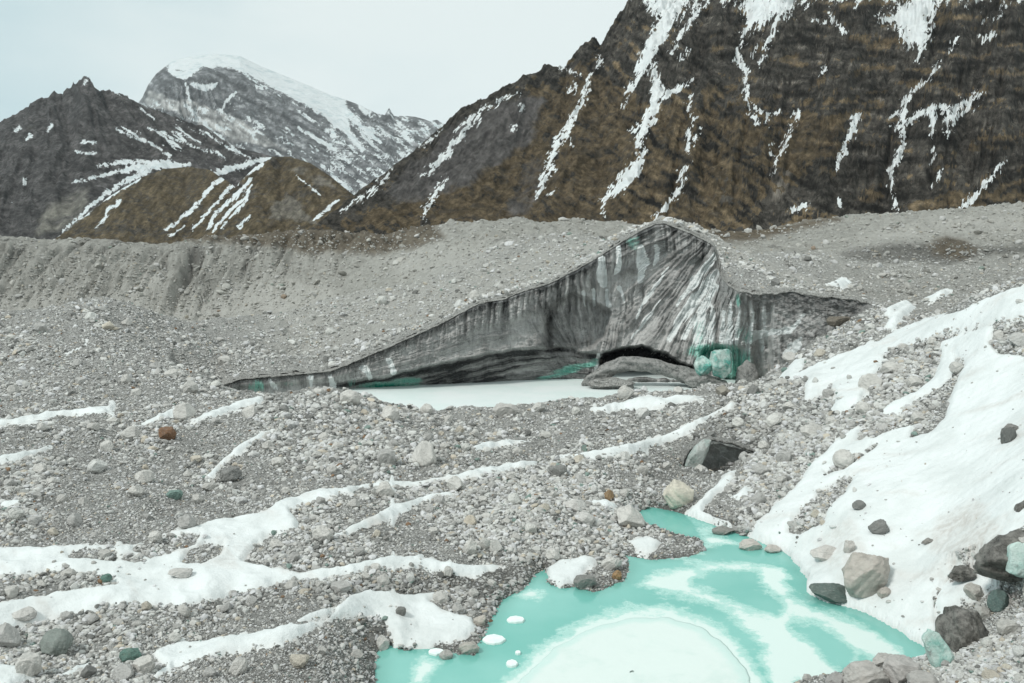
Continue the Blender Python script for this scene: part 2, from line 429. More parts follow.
# draperies
cur = np.exp(-((y_ - 300 + 0.10 * (x_ - 600)) / 16) ** 2) * sstep(535, 560, x_) * (1 - sstep(640, 665, x_))
drape = np.clip(1.5 * fbm(wx * 0.17, y_ * 0.012, 3, 449, 0.6), -1, 1) 
arch = sstep(-1.5, 3.5, sdf(x_, y_, [(546, 352), (545, 325), (549, 310), (559, 298), (574, 292), (592, 300), (612, 312), (606, 335), (590, 350), (570, 352)]) + 2.0 * fbm(x_ / 10, y_ / 10, 3, 411))
arch_edge = np.exp(-((x_ - 548) / 5.0) ** 2) * sstep(298, 312, y_) * (1 - sstep(345, 353, y_))
CAVE = [(598, 359), (606, 352), (622, 347), (642, 345), (655, 350), (665, 352), (680, 362), (694, 366), (698, 377), (680, 380), (640, 378), (604, 380)]
cave = sstep(-1.0, 3.0, sdf(x_, y_, CAVE) + 1.6 * fbm(x_ / 8, y_ / 8, 3, 421))
teal_cave = sstep(-2, 4, sdf(x_, y_, [(693, 382), (697, 360), (702, 350), (715, 345), (742, 346), (746, 362), (740, 382)]) + 2 * fbm(x_ / 9, y_ / 9, 3, 425))
flutes = sstep(684, 700, x_) * (1 - sstep(765, 785, x_)) * sstep(296, 312, y_)
fl = np.clip(1.2 * fbm(wx * 0.13, y_ * 0.008, 3, 451, 0.6) + 0.5 * np.sin(wx * 0.62 + 3.0 * noise2(x_ / 25, y_ / 70, 17)), -1, 1)
rel = 1.0 * st_big + 0.8 * st_mid + 0.4 * st_fine + 0.8 * lump
rel = rel * (1 - 0.5 * foot)
rel += foot * (0.85 * lay - 1.9 - 0.07 * np.clip(q, 0, 40))
rel += topband * (0.8 + 0.9 * cols)
rel += cur * 0.7 * drape
rel -= arch * 2.0 + arch_edge * 1.2
rel -= cave * 9.0 + teal_cave * 1.8
rel += flutes * 0.5 * fl
rel -= 1.6 * sstep(10, 0, pyb - PYc) * sstep(330, 380, x_) * (1 - sstep(740, 765, x_)) * (1 - cave)      # melt notch at the lake
ww_ = sstep(0.0, 0.03, VV)
# left tail: thin undercut strip
tail = 1 - sstep(330, 365, x_)
rel = rel * (1 - 0.6 * tail) - tail * 0.9 * sstep(0.75, 0.55, VV)
far_r = sstep(755, 785, x_)
rel = rel + far_r * 0.9 * fbm(x_ / 9 - y_ / 14, y_ / 16, 5, 431, 0.65)
rel = rel * np.clip(H / 14, 0.25, 1) * (1 - 0.55 * sstep(0.985, 1.0, VV))
DC = Dc - rel
V = P(PU, PYc, DC)
# keep rows close to their own height, push only in depth: real relief
mid_ = wM + 0.6 * sstep(560, 600, x_) * (1 - sstep(640, 670, x_)); st_mid = st_mid * (1 - 0.5 * np.clip(mid_, 0, 1)); st_fine = st_fine * (1 - 0.4 * np.clip(mid_, 0, 1))
dirt = 0.31 + 0.50 * st_mid + 0.35 * st_big + 0.42 * st_fine + 0.45 * lump  # dirt streaks; shade of the recesses is painted in below
dirt += topband * (0.14 - 0.9 * cols)
dirt += 0.5 * foot * np.exp(-((x_ - 450) / 60) ** 2)  # painted shadow of the undercut, strongest on the left foot
dirt += foot * (0.14 + 1.6 * lay) + 0.5 * np.exp(-((q - 3) / 2.5) ** 2) * foot  # dirt layers, plus a painted shadow line under the overhang
dirt -= cur * (0.36 * drape + 0.05)
dirt += arch * 0.06 + arch_edge * 0.5 + cave * 0.9  # shade painted into the arch, its edge and the cave
dirt += 0.45 * sstep(9, 2, below_rim + 5 * noise2(x_ / 9, 0 * y_, 29)) * (1 - sstep(700, 720, x_))
dirt -= flutes * (0.25 * fl + 0.18)
dirt += far_r * (0.0 + 0.12 * sstep(20, 8, below_rim) + 0.5 * fbm(x_ / 6, y_ / 5, 4, 433, 0.65))
dirt += 0.25 * sstep(745, 760, x_) * sstep(26, 8, below_rim)
clean = np.zeros_like(x_)
for stp in ([(719, 251, 2), (708, 264, 4), (697, 279, 4.5), (686, 293, 2), (676, 305, 1)], [(718, 272, 3), (703, 289, 5), (690, 306, 5), (676, 326, 3.5), (668, 340, 1.5)], [(716, 286, 2), (705, 304, 4), (694, 322, 4), (684, 338, 2)], [(668, 268, 1), (652, 290, 1.4), (636, 318, 1.2)],
            [(660, 300, 0.6), (645, 322, 1.6), (632, 338, 0.8)], [(640, 247, 3), (643, 262, 6), (640, 280, 3)], [(655, 247, 2), (656, 258, 3), (654, 266, 1)], [(602, 258, 3), (601, 272, 4), (603, 286, 2)], [(618, 249, 3), (618, 262, 3.5), (616, 274, 1)],
            [(704, 305, 2), (702, 325, 6), (700, 348, 8)], [(741, 312, 1), (738, 326, 4), (736, 342, 3)], [(731, 300, 1), (729, 325, 2.5), (728, 345, 3)], [(752, 310, 1), (750, 330, 2), (749, 352, 2)], [(763, 330, 1), (761, 350, 2)], [(712, 305, 1), (711, 340, 3)], [(724, 312, 1), (722, 340, 2.5)], [(592, 290, 2), (595, 305, 1.5)], [(606, 290, 2), (609, 306, 1.5)], [(583, 292, 2), (585, 306, 1)], [(620, 288, 2), (626, 302, 1)], [(598, 355, 2), (598, 385, 2)],
            [(330, 377, 2), (334, 386, 3)], [(270, 381, 2), (276, 388, 2)], [(310, 378, 3), (312, 386, 2)], [(365, 368, 3), (370, 378, 2)], [(388, 360, 2), (394, 372, 3)]):
    clean = np.maximum(clean, np.clip(stroke(x_ + 3 * noise2(x_ / 9, y_ / 20, 19), y_, stp) / 2.6 + 0.55 + 1.2 * st_fine, 0, 1))
clean = np.maximum(clean, flutes * np.clip(0.32 + 0.4 * fl + 0.4 * st_fine, 0, 1) * sstep(352, 340, y_))
for pl in ([(782, 354), (789, 343), (801, 337), (802, 346), (793, 359), (785, 358)], [(746, 340), (752, 330), (766, 330), (790, 326), (800, 318), (801, 322), (790, 334), (766, 336), (750, 344)], [(800, 316), (806, 312), (806, 316), (800, 320)]):
    clean = np.maximum(clean, sstep(-1.5, 2, sdf(x_, y_, pl) + 2 * fbm(x_ / 5, y_ / 5, 3, 23)))
teal = np.zeros_like(x_)
for (cx, cy, rx, ry, a) in ((715, 352, 26, 8, 1.0), (733, 366, 14, 18, 0.8), (390, 387, 30, 5, 1.1), (408, 381, 18, 4, 0.8), (566, 371, 20, 5, 0.8), (590, 364, 14, 4, 0.75), (545, 378, 14, 3, 0.7), (633, 242, 10, 9, 0.55), (700, 330, 9, 22, 0.42), (738, 300, 3, 8, 0.7), (746, 335, 10, 14, 0.5), (256, 386, 10, 7, 0.6), (290, 384, 14, 5, 0.35), (352, 383, 8, 6, 0.4), (745, 360, 10, 14, 0.6)):
    e = ((x_ - cx) / rx) ** 2 + ((y_ - cy + (0.28 * (x_ - cx) if 530 < cx < 600 else 0)) / ry) ** 2
    teal = np.maximum(teal, a * np.exp(-e * 0.8) * (0.85 + 0.8 * (lay if 530 < cx < 600 else st_fine)))
teal = teal * (1 - cave)
fo = mesh_np('ice_face', (V - co).reshape(-1, 3), grid_faces(NV, NU), M_CLIFF, dict(dirt=np.clip(dirt, 0, 1.3), clean=np.clip(clean, 0, 1), teal=np.clip(teal, 0, 1.2)), parent=cliff)  # dirt holds real streaks plus painted shade of the recesses
# debris lip along the edge: a ragged band of gravel that hangs a little over the ice and runs back onto the hill
ru = np.concatenate([np.linspace(222, 712, 560), np.linspace(712.4, 742, 110), np.linspace(742.5, 866, 130)])
Dr = interp(RIM_D, ru); pyr = interp(RIM, ru)
th = (1.3 + 1.9 * np.clip(fbm(ru / 14, 0 * ru, 3, 441), -0.8, 1)) * (1 + 0.7 * sstep(715, 730, ru))
pr = [(0.35, 0.75, -0.05), (-0.15, 0.55, -0.22), (-0.30, 0.2, -0.24), (-0.22, -0.3, -0.15), (0.1, -0.75, 0.05), (0.6, -0.95, 0.3), (1.4, -0.8, 1.2), (2.4, -0.2, 2.2)]
# fallen ice in front of the cave
def tube(spine, name, mat, nseg=40, nz=0.18, seed=0, squash=0.8, loc=None):
    """lumpy ice body along a spine of (point, radius)"""
    p = np.array([s_[0] for s_ in spine], float); r = np.array([s_[1] for s_ in spine])
    t = np.linspace(0, len(p) - 1, 90)
    c = np.stack([np.interp(t, np.arange(len(p)), p[:, k]) for k in range(3)], -1)
    for _ in range(6): c[1:-1] = (c[:-2] + c[1:-1] * 2 + c[2:]) / 4
    rad = np.interp(t, np.arange(len(p)), r)
    rad[0] *= 0.05; rad[-1] *= 0.05
    an = np.linspace(0, 2 * np.pi, nseg + 1)
    up = np.array([0, 0, 1.0]); V = []
    for i in range(len(c)):
        tg = c[min(i + 1, len(c) - 1)] - c[max(i - 1, 0)]; tg /= np.linalg.norm(tg)
        sd = np.cross(tg, up); sd /= np.linalg.norm(sd); u2 = np.cross(sd, tg)
        h = 1 + nz * 2 * fbm(np.cos(an) * 1.3 + t[i] * 1.3, np.sin(an) * 1.3 + t[i] * 0.7, 4, 500 + seed)
        ck = np.sign(np.cos(an)) * np.abs(np.cos(an)) ** 0.8; sk = np.sign(np.sin(an)) * np.abs(np.sin(an)) ** 0.8
        V.append(c[i] + rad[i] * h[:, None] * (sd * ck[:, None] * 1.25 + u2 * sk[:, None] * squash))
    V = np.array(V); loc = np.array(loc) if loc is not None else c.mean(0)
    o = mesh_np(name, (V - loc).reshape(-1, 3), grid_faces(len(c), nseg + 1, flip=True), mat); o.location = loc; return o
sl = tube([(P(582, 386, 104.4), 0.35), (P(592, 379, 104.2), 0.7), (P(606, 370, 104), 0.85), (P(624, 363.5, 104), 0.85), (P(645, 364, 104), 0.8), (P(665, 369, 104), 0.8), (P(684, 375, 103.8), 0.95), (P(704, 380, 103.6), 0.8), (P(728, 384, 103.4), 0.35)], 'ice_slab', M_SLAB, seed=1, squash=0.95, nz=0.30)
tag(sl, 'long arched slab of dirty ice fallen in front of the black cave mouth', 'ice slab')

def inflated(outline, D, depth, name, mat, seed, parent=None, ncut=10, nz=0.10, origin=None, expo=0.45, cut=(0.6, 0.9)):
    p = np.array(outline, float); c = p.mean(0)
    n = 72; q = np.vstack([p, p[:1]]); t = np.linspace(0, len(p), n, endpoint=False)
    ox = np.interp(t, np.arange(len(q)), q[:, 0]); oy = np.interp(t, np.arange(len(q)), q[:, 1])
    rho = np.sin(np.linspace(0.02, np.pi / 2, 22)); al = np.r_[np.sqrt(1 - rho ** 2), -np.sqrt(1 - rho[-2::-1] ** 2)]; rr_ = np.r_[rho, rho[-2::-1]]
    dp = np.sign(al) * np.abs(al) ** (2 * expo)
    W = P(c[0] + rr_[:, None] * (ox - c[0]), c[1] + rr_[:, None] * (oy - c[1]), D)
    W = W + np.stack([0 * W[..., 0], -dp[:, None] * depth + 0 * W[..., 0], 0 * W[..., 0]], -1)
    ctr = P(c[0], c[1], D)
    r = np.random.default_rng(seed); L_ = W - ctr
    sc = np.abs(L_).reshape(-1, 3).max(0)
    U = L_ / sc
    for k in range(ncut):
        nn = r.normal(size=3); nn[1] -= 0.8; nn /= np.linalg.norm(nn); s_ = U @ nn - r.uniform(*cut); U = U - np.maximum(s_, 0)[..., None] * nn
    h = fbm(U[..., 0] * 2.2 + U[..., 1] * 1.1 + seed, U[..., 2] * 2.2 - U[..., 1], 5, seed % 60, 0.6)
    U = U * (1 + nz * 2 * h)[..., None]
    W = U * sc + ctr
    org = np.array(origin) if origin is not None else ctr
    W = np.concatenate([W, W[:, :1]], 1)
    o = mesh_np(name, (W - org).reshape(-1, 3), grid_faces(len(rr_), n + 1), mat, parent=parent)
    if parent is None: o.location = org
    return o
tag(inflated([(712, 352), (722, 346), (733, 350), (735, 362), (733, 374), (724, 384), (713, 382), (709, 368)], 102.6, 1.3, 'ice_block', M_TEAL, 3, ncut=14, nz=0.05, expo=0.3, cut=(0.5, 0.85)), 'tall turquoise ice block standing at the foot of the white flutes', 'ice block')
tag(inflated([(690, 372), (697, 358), (706, 354), (713, 360), (713, 372), (705, 377), (695, 380)], 103.0, 1.0, 'ice_block', M_TEAL, 8, ncut=14, nz=0.05, expo=0.3, cut=(0.5, 0.85)), 'low cracked turquoise ice block wedged left of the tall one', 'ice block')
tag(inflated([(684, 380), (692, 375), (706, 376), (714, 382), (700, 388), (688, 387)], 102.4, 0.8, 'ice_block', M_SLAB, 12), 'small grey ice lump below the low turquoise block', 'ice block')
tag(inflated([(735, 384), (738, 368), (747, 360), (757, 366), (762, 380), (750, 386)], 103.2, 0.9, 'ice_block', M_SLAB, 15), 'dirty ice lump leaning on the cliff right of the tall turquoise block', 'ice block')
tag(inflated([(588, 385), (596, 379), (610, 377), (626, 380), (640, 385), (628, 390), (600, 390)], 102.2, 1.6, 'debris_heap', M_GROUND, 18, nz=0.2), 'low grey heap of ice rubble before the arched slab', 'debris heap')

# ------------------------------------------------------------------ ground height field
NA, NL = 760, 800
A_MAX = 0.82
L0, L1 = math.log(9.0), math.log(345.0)
av = np.linspace(-A_MAX, A_MAX, NA); Lv = np.linspace(L0, L1, NL)
AA, LL = np.meshgrid(av, Lv)            # rows = distance
DD = np.exp(LL); XX = AA * DD; YY = DD

def ctl(lst):
    out = []
    for px, py, D in lst:
        q = P(px, py, D); out.append((q[0] / D, math.log(D), q[2]))
    return out
def ctz(lst):
    return [((px - 512) / F, math.log(D), z) for px, D, z in lst]

NEAR = ctz([(p, 9, 8.5) for p in (-150, 250, 512, 780, 1170)] + [(p, 15, 5.0) for p in (-150, 250, 512, 780, 1170)] + [(300, 22, 2.2), (620, 22, 0.8), (900, 22, 2.2), (1100, 21, 3.8)])
C_LEFT = ctl([(-150, 683, 27), (-150, 560, 37), (-150, 480, 48), (-150, 420, 66), (-150, 360, 88), (-150, 325, 104),
              (0, 683, 28.3), (0, 640, 32), (0, 600, 35), (0, 560, 38.5), (0, 500, 47), (0, 450, 58), (0, 420, 69), (0, 400, 76), (0, 380, 82), (0, 355, 90), (0, 335, 97), (0, 321, 105), (0, 236, 305),
              (100, 683, 28.6), (100, 620, 33.8), (100, 560, 39), (100, 500, 47.6), (100, 450, 58.5), (100, 420, 69), (100, 400, 76), (100, 375, 84), (100, 350, 91), (100, 320, 99), (92, 305, 107), (100, 240, 308),
              (50, 312, 106), (150, 318, 108), (150, 385, 82),
              (200, 683, 28.8), (200, 620, 34), (200, 560, 39.5), (200, 500, 48.5), (200, 450, 59), (200, 425, 67), (200, 400, 78), (200, 375, 88), (200, 350, 104), (200, 335, 122), (200, 240, 300),
              (-150, 232, 300)]) + ctz([(-150, 140, 4), (-150, 240, -6), (0, 138, 4), (0, 200, -3), (0, 255, -8), (100, 140, 3), (100, 200, -3), (100, 252, -8), (200, 165, -2), (200, 255, -8),
              (-150, 345, 8), (0, 345, 9), (100, 345, 9), (200, 345, 9), (450, 345, 9), (700, 345, 10), (900, 345, 12), (1024, 345, 14), (1170, 345, 14)])
C_RIGHT = ctl([(900, 345, 72), (900, 330, 82), (905, 316, 94), (900, 300, 112), (900, 280, 140), (900, 263, 178), (900, 250, 206), (900, 230, 260), (900, 213, 300),
               (1024, 290, 62), (1024, 240, 250), (1024, 262, 195), (1024, 206, 300), (1150, 270, 60), (1150, 262, 190), (1150, 205, 300), (960, 318, 66), (960, 272, 150), (960, 210, 300),
               (1024, 350, 55), (1024, 420, 46), (1024, 500, 37), (1024, 600, 31), (1024, 683, 26.5), (1150, 400, 40), (1150, 550, 28), (1150, 683, 22),
               (950, 350, 64), (950, 400, 55), (950, 450, 48), (950, 500, 43), (960, 560, 37), (980, 660, 28.6), (930, 612, 35)]) + ctz([(1024, 78, 12), (1024, 110, 11.5), (1150, 90, 11), (960, 85, 10.2), (960, 110, 11)])
F_ONLY = ctl([(300, 683, 28.8), (300, 620, 34), (300, 560, 40), (300, 500, 49), (300, 450, 60), (300, 420, 71), (300, 394, 83), (350, 398, 82), (250, 398, 83), (270, 410, 76),
              (380, 600, 37.4), (400, 560, 41), (400, 500, 50), (400, 450, 62), (400, 425, 74), (340, 640, 32.3),
              (470, 580, 40), (500, 560, 42.8), (500, 530, 46), (500, 500, 51), (500, 460, 61), (500, 430, 73), (500, 414, 81),
              (600, 545, 46.5), (600, 520, 49.5), (600, 480, 57), (600, 450, 65), (600, 430, 72), (600, 412, 82), (600, 402, 88),
              (650, 420, 77), (650, 470, 59.5), (680, 432, 69), (660, 398, 90),
              (700, 478, 59.5), (700, 440, 67), (712, 415, 74), (730, 402, 77), (700, 396, 88), (740, 392, 92), (715, 388, 97), (700, 505, 54.2),
              (740, 440, 66), (740, 480, 57), (750, 510, 51.8), (800, 375, 80), (770, 388, 79), (760, 430, 67), (800, 450, 58), (850, 430, 58), (800, 410, 68), (800, 500, 50.5), (850, 480, 49.5), (850, 360, 76), (850, 400, 64),
              (900, 400, 60), (900, 450, 52), (900, 500, 45), (860, 540, 42.6), (920, 580, 38.3), (830, 560, 41.6), (880, 683, 29.6), (820, 683, 30.4), (900, 610, 36.6),
              (780, 372, 100.5), (800, 352, 96.5), (820, 335, 95.2), (850, 318, 92.8), (872, 306, 91.8), (840, 345, 84)]) \
    + ctz([(450, 30, -0.9), (600, 35, -1.2), (700, 38, -1.2), (800, 35, -1.0), (650, 43, -1), (500, 35, -0.9), (420, 31, -0.6), (560, 40, -.7),
           (300, 92, 0.2), (300, 100, -0.6), (400, 92, -0.6), (500, 95, -0.6), (600, 102, -.6), (700, 104, -.6), (760, 106, 0), (240, 100, -0.3), (230, 92, 0.8),
           (300, 130, -2), (500, 130, -2), (700, 130, -1), (860, 110, 8), (400, 250, -6), (600, 250, -4), (800, 250, 5)])
rim_pts = []
for px, py in RIM[::6]:
    q = P(px, py, interp(RIM_D, px)); rim_pts.append((q[0] / q[1], math.log(q[1]), q[2]))
B_ONLY = rim_pts + ctl([(300, 355, 109), (300, 330, 124), (300, 313, 142), (300, 232, 297), (250, 345, 112), (250, 325, 130), (340, 300, 146),
                        (400, 320, 117), (400, 300, 138), (400, 291, 148), (400, 282, 215), (400, 260, 245), (400, 236, 288), (440, 289, 146), (440, 226, 284), (470, 292, 122),
                        (500, 281, 126), (500, 268, 146), (500, 250, 190), (500, 223, 284), (560, 262, 135), (560, 245, 180), (560, 224, 284), (600, 248, 142), (600, 236, 190), (600, 224, 285), (640, 224, 285),
                        (690, 227, 122), (715, 238, 121), (740, 253, 118), (780, 276, 112), (800, 286, 109), (740, 273, 108), (770, 284, 105),
                        (780, 252, 190), (780, 236, 260), (740, 236, 300), (760, 262, 150), (850, 285, 124), (850, 264, 170), (850, 251, 205), (850, 232, 260), (855, 216, 300), (800, 224, 300)]) \
    + ctz([(640, 150, 15.5), (690, 150, 13.5), (740, 145, 12.0), (640, 200, 13), (690, 200, 14), (300, 180, 1), (300, 242, -3), (400, 178, 5), (440, 180, 8), (250, 175, -1), (250, 250, -6),
           (300, 90, 2), (500, 90, 9), (650, 100, 16), (760, 90, 10)])

class TPS:
    def __init__(s, pts, lam=2e-4):
        p = np.array(pts, float); s.c = p[:, :2] * np.array([1.6, 1.0]); n = len(p)
        K = s.k(s.c[:, None, :] - s.c[None, :, :]) + lam * np.eye(n)
        Pm = np.c_[np.ones(n), s.c]
        A = np.zeros((n + 3, n + 3)); A[:n, :n] = K; A[:n, n:] = Pm; A[n:, :n] = Pm.T
        s.w = np.linalg.solve(A, np.r_[p[:, 2], 0, 0, 0])
    @staticmethod
    def k(d):
        r2 = (d ** 2).sum(-1); return np.where(r2 > 0, 0.5 * r2 * np.log(np.maximum(r2, 1e-12)), 0)
    def __call__(s, a, L):
        q = np.stack([a * 1.6, L], -1); sh = a.shape; q = q.reshape(-1, 2); out = np.empty(len(q)); n = len(s.c)
        for i in range(0, len(q), 20000):
            b = q[i:i + 20000]; out[i:i + 20000] = s.k(b[:, None, :] - s.c[None]) @ s.w[:n] + s.w[n] + b @ s.w[n + 1:]
        return out.reshape(sh)

def coarse(f):
    """evaluate on every 4th node, bilinear up"""
    ia = np.r_[np.arange(0, NA, 4), NA - 1] if (NA - 1) % 4 else np.arange(0, NA, 4)
    il = np.r_[np.arange(0, NL, 4), NL - 1] if (NL - 1) % 4 else np.arange(0, NL, 4)
    z = f(*np.meshgrid(av[ia], Lv[il]))
    t = np.stack([np.interp(np.arange(NA), ia, row) for row in z])
    return np.stack([np.interp(np.arange(NL), il, t[:, j]) for j in range(NA)], 1)

ZF = coarse(TPS(NEAR + C_LEFT + C_RIGHT + F_ONLY))
ZB = coarse(TPS(NEAR[:0] + C_LEFT + C_RIGHT + B_ONLY))
# plan line of the cliff top: azimuth -> distance
rp = np.array(rim_pts); o_ = np.argsort(rp[:, 0])
CLIFF_D = np.exp(np.interp(AA, rp[o_, 0], rp[o_, 1]))
behind = sstep(-0.35, 0.25, DD - CLIFF_D)
BASE = ZF * (1 - behind) + ZB * behind

# hummocks, hollows, erosion gullies
px0, py0 = proj(XX, YY, BASE)
hum = sstep(22, 34, DD) * (1 - sstep(150, 220, DD))
nearw = 1 - sstep(85, 110, DD)
slope_zone = sstep(700, 800, px0) * (1 - sstep(95, 110, DD))
amp = 0.70 * nearw * (1 - 0.5 * slope_zone) + 1.3 * (1 - nearw)
rimguard = sstep(0.3, 6, np.abs(DD - CLIFF_D)) * 0.9 + 0.1
inrim = (AA > rp[o_, 0][0]) & (AA < rp[o_, 0][-1])
rimguard = np.where(inrim, rimguard, 1)
BASE = BASE + hum * amp * rimguard * fbm(XX / 7.5, YY / 9.5, 3, 21)
BASE = BASE + hum * rimguard * (1 - 0.6 * slope_zone) * (0.34 * nearw + 0.6 * (1 - nearw)) * ridged(XX / 4.2, YY / 5.0, 3, 33)
def bump_at(px, py, D, h, rx, ry):
    q = P(px, py, D); return h * np.exp(-((XX - q[0]) / rx) ** 2 - ((YY - q[1]) / ry) ** 2)
for b_ in ((315, 425, 72, 1.5, 6.5, 7), (180, 460, 57, -0.9, 6, 4), (80, 440, 62, 0.9, 6, 4), (545, 515, 49, 0.55, 4, 3.2), (330, 520, 46, 0.5, 4, 2.5), (430, 445, 64, 0.7, 4, 4), (40, 345, 92, 1.0, 7, 6), (150, 355, 92, -0.8, 6, 6), (230, 330, 125, 1.6, 9, 10), (420, 300, 138, 1.5, 12, 8), (560, 262, 150, 2.0, 9, 10), (470, 262, 185, 2.5, 14, 14), (380, 570, 40, 0.35, 2.2, 1.6), (722, 440, 65.8, 1.6, 4.5, 2.0), (757, 462, 61.6, 0.9, 1.9, 1.5), (840, 420, 62, 0.6, 3, 5), (790, 400, 72, 0.7, 3, 5)):
    BASE = BASE + bump_at(*b_)
r0, r1 = P(742, 402, 76), P(596, 458, 62)
rd = seg_dist(XX, YY, [tuple(r0[:2]), tuple(r1[:2])], False)[0]
BASE = BASE + 1.0 * np.exp(-(rd / 2.2) ** 2)
face = sstep(200, 235, DD) * (1 - sstep(300, 325, DD))
gl = ridged(XX / 11 + 0.7 * fbm(XX / 30, YY / 30, 2, 5), DD / 70.0, 4, 51, 0.62)
leftm = 1 - sstep(330, 520, px0)
BASE = BASE + face * (4.6 * leftm + 1.2) * (gl - 0.45 + 0.45 * leftm * ridged(XX / 4.3 + 0.5 * gl, DD / 45, 3, 53, 0.6)) * sstep(235, 285, DD) * (1 - 0.6 * sstep(288, 300, DD))
BASE = BASE + face * 2.4 * fbm(XX / 22, YY / 22, 5, 61, 0.6)
BASE = BASE + sstep(150, 190, DD) * (1 - leftm * 0.6) * (1.9 * ridged(XX / 17, YY / 26, 4, 63, 0.6) - 1.9 + 0.6 * ridged(XX / 5, YY / 8, 3, 65, 0.6))
BASE = BASE + sstep(285, 300, DD) * (0.9 * fbm(XX / 6, YY / 9, 4, 71))
# dark scarp right behind the cliff (a real step in the moraine)
scarp = sstep(835, 880, px0) * sstep(198, 203, DD + 6 * noise2(XX / 14, YY / 14, 3)) * (1 - sstep(215, 240, DD))
BASE = BASE + 2.6 * scarp

# ponds
POND = [(372, 720), (376, 668), (377, 650), (390, 644), (408, 650), (439, 648), (452, 652), (474, 655), (480, 640), (490, 620), (504, 600), (531, 580), (545, 568), (547, 582), (562, 588), (575, 586), (593, 592), (623, 581),
        (630, 566), (628, 556), (650, 560), (690, 557), (706, 549), (700, 540), (672, 533), (652, 529), (641, 521), (634, 512), (652, 507), (678, 512), (702, 520), (722, 528), (742, 534), (765, 542), (785, 552), (800, 565),
        (810, 580), (812, 592), (825, 602), (850, 606), (870, 614), (900, 631), (920, 643), (936, 652), (943, 668), (930, 667), (895, 669), (850, 673), (800, 682), (770, 695), (750, 720)]
LAKE = [(232, 397), (330, 395), (358, 399), (385, 405), (420, 412), (450, 413), (470, 409), (520, 406), (560, 405), (600, 403), (604, 397), (640, 395), (700, 392.5), (735, 390), (762, 384), (766, 374), (700, 372), (600, 370), (400, 373), (240, 379)]
pw = on_level(np.array(POND)[:, 0], np.array(POND)[:, 1])[:, :2]
lw = on_level(np.array(LAKE)[:, 0], np.array(LAKE)[:, 1])[:, :2]
sp_ = sdf(XX, YY, pw.tolist(), 12); sl_ = sdf(XX, YY, lw.tolist(), 12)
sp_ = sp_ + 0.28 * fbm(XX / 1.3, YY / 1.6, 3, 81) * (np.abs(sp_) < 4)
sw = np.maximum(sp_, np.where(behind > 0.02, -12, sl_))
d = -sw
zout = np.maximum(BASE, 0.03 + 0.10 * np.minimum(d, 3)); zout = np.minimum(zout, np.where(sp_ > -3, 0.05 + 0.75 * d, np.where((sl_ > -6) & (behind < 0.02), 0.05 + 0.45 * d, 1e9)))
BASE = np.where(d > 0, np.where((d < 11) , zout, BASE), np.where(sw > 0, np.minimum(-0.04, -0.45 * sw), BASE))
BASE = np.maximum(BASE, np.where(sw > 0, -1.2, -99))
# recess of the ice hollow on the right-hand slope
hx, hy = P(722, 470, 61.5)[:2]
rr = ((XX - hx - 0.4) / 3.1) ** 2 + ((YY - hy - 0.6) / 1.9) ** 2
pit = 1 - sstep(0.75, 1.15, rr)
BASE = BASE - pit * 1.0

# fine roughness (kept apart so the snow can lie smooth over it)
px0, py0 = proj(XX, YY, BASE)
fine = 0.16 * fbm(XX / 1.5, YY / 1.7, 4, 91, 0.6) + 0.055 * ridged(XX / 0.55, YY / 0.6, 2, 95)
fine = fine * sstep(15, 30, DD) * np.clip(DD / 45, 1, 4.5) * (1 - 0.35 * sstep(110, 160, DD))
fine = np.where(sw > 0, fine * 0.2, fine * np.clip(0.25 + d * 0.5, 0, 1))
GZ0 = BASE + fine
# the ground may never stand in front of a recess of the ice face: cut it back to the ice, the debris cover bridges the gap
cl_a = (V[..., 0] / V[..., 1]).mean(0); cl_z = V[..., 2]; ZL = np.full(XX.shape, 99.0); cl_foot = np.minimum(np.interp(AA, cl_a, DC.min(0)), CLIFF_D + 0.8)
for j in range(NL):
    Dj = YY[j, 0]
    if 88 < Dj < 128:
        zl = np.where(DC > Dj - 0.45, cl_z, 99.0).min(0)
        ZL[j] = np.interp(av, cl_a, zl, left=99, right=99)
cutback = (GZ0 > ZL - 0.08) & (DD > cl_foot - 1.5)
GZ = np.where(cutback, ZL - 0.08, GZ0)
CAP = (GZ0 - GZ > 0.02) & (DD > CLIFF_D + 0.25)

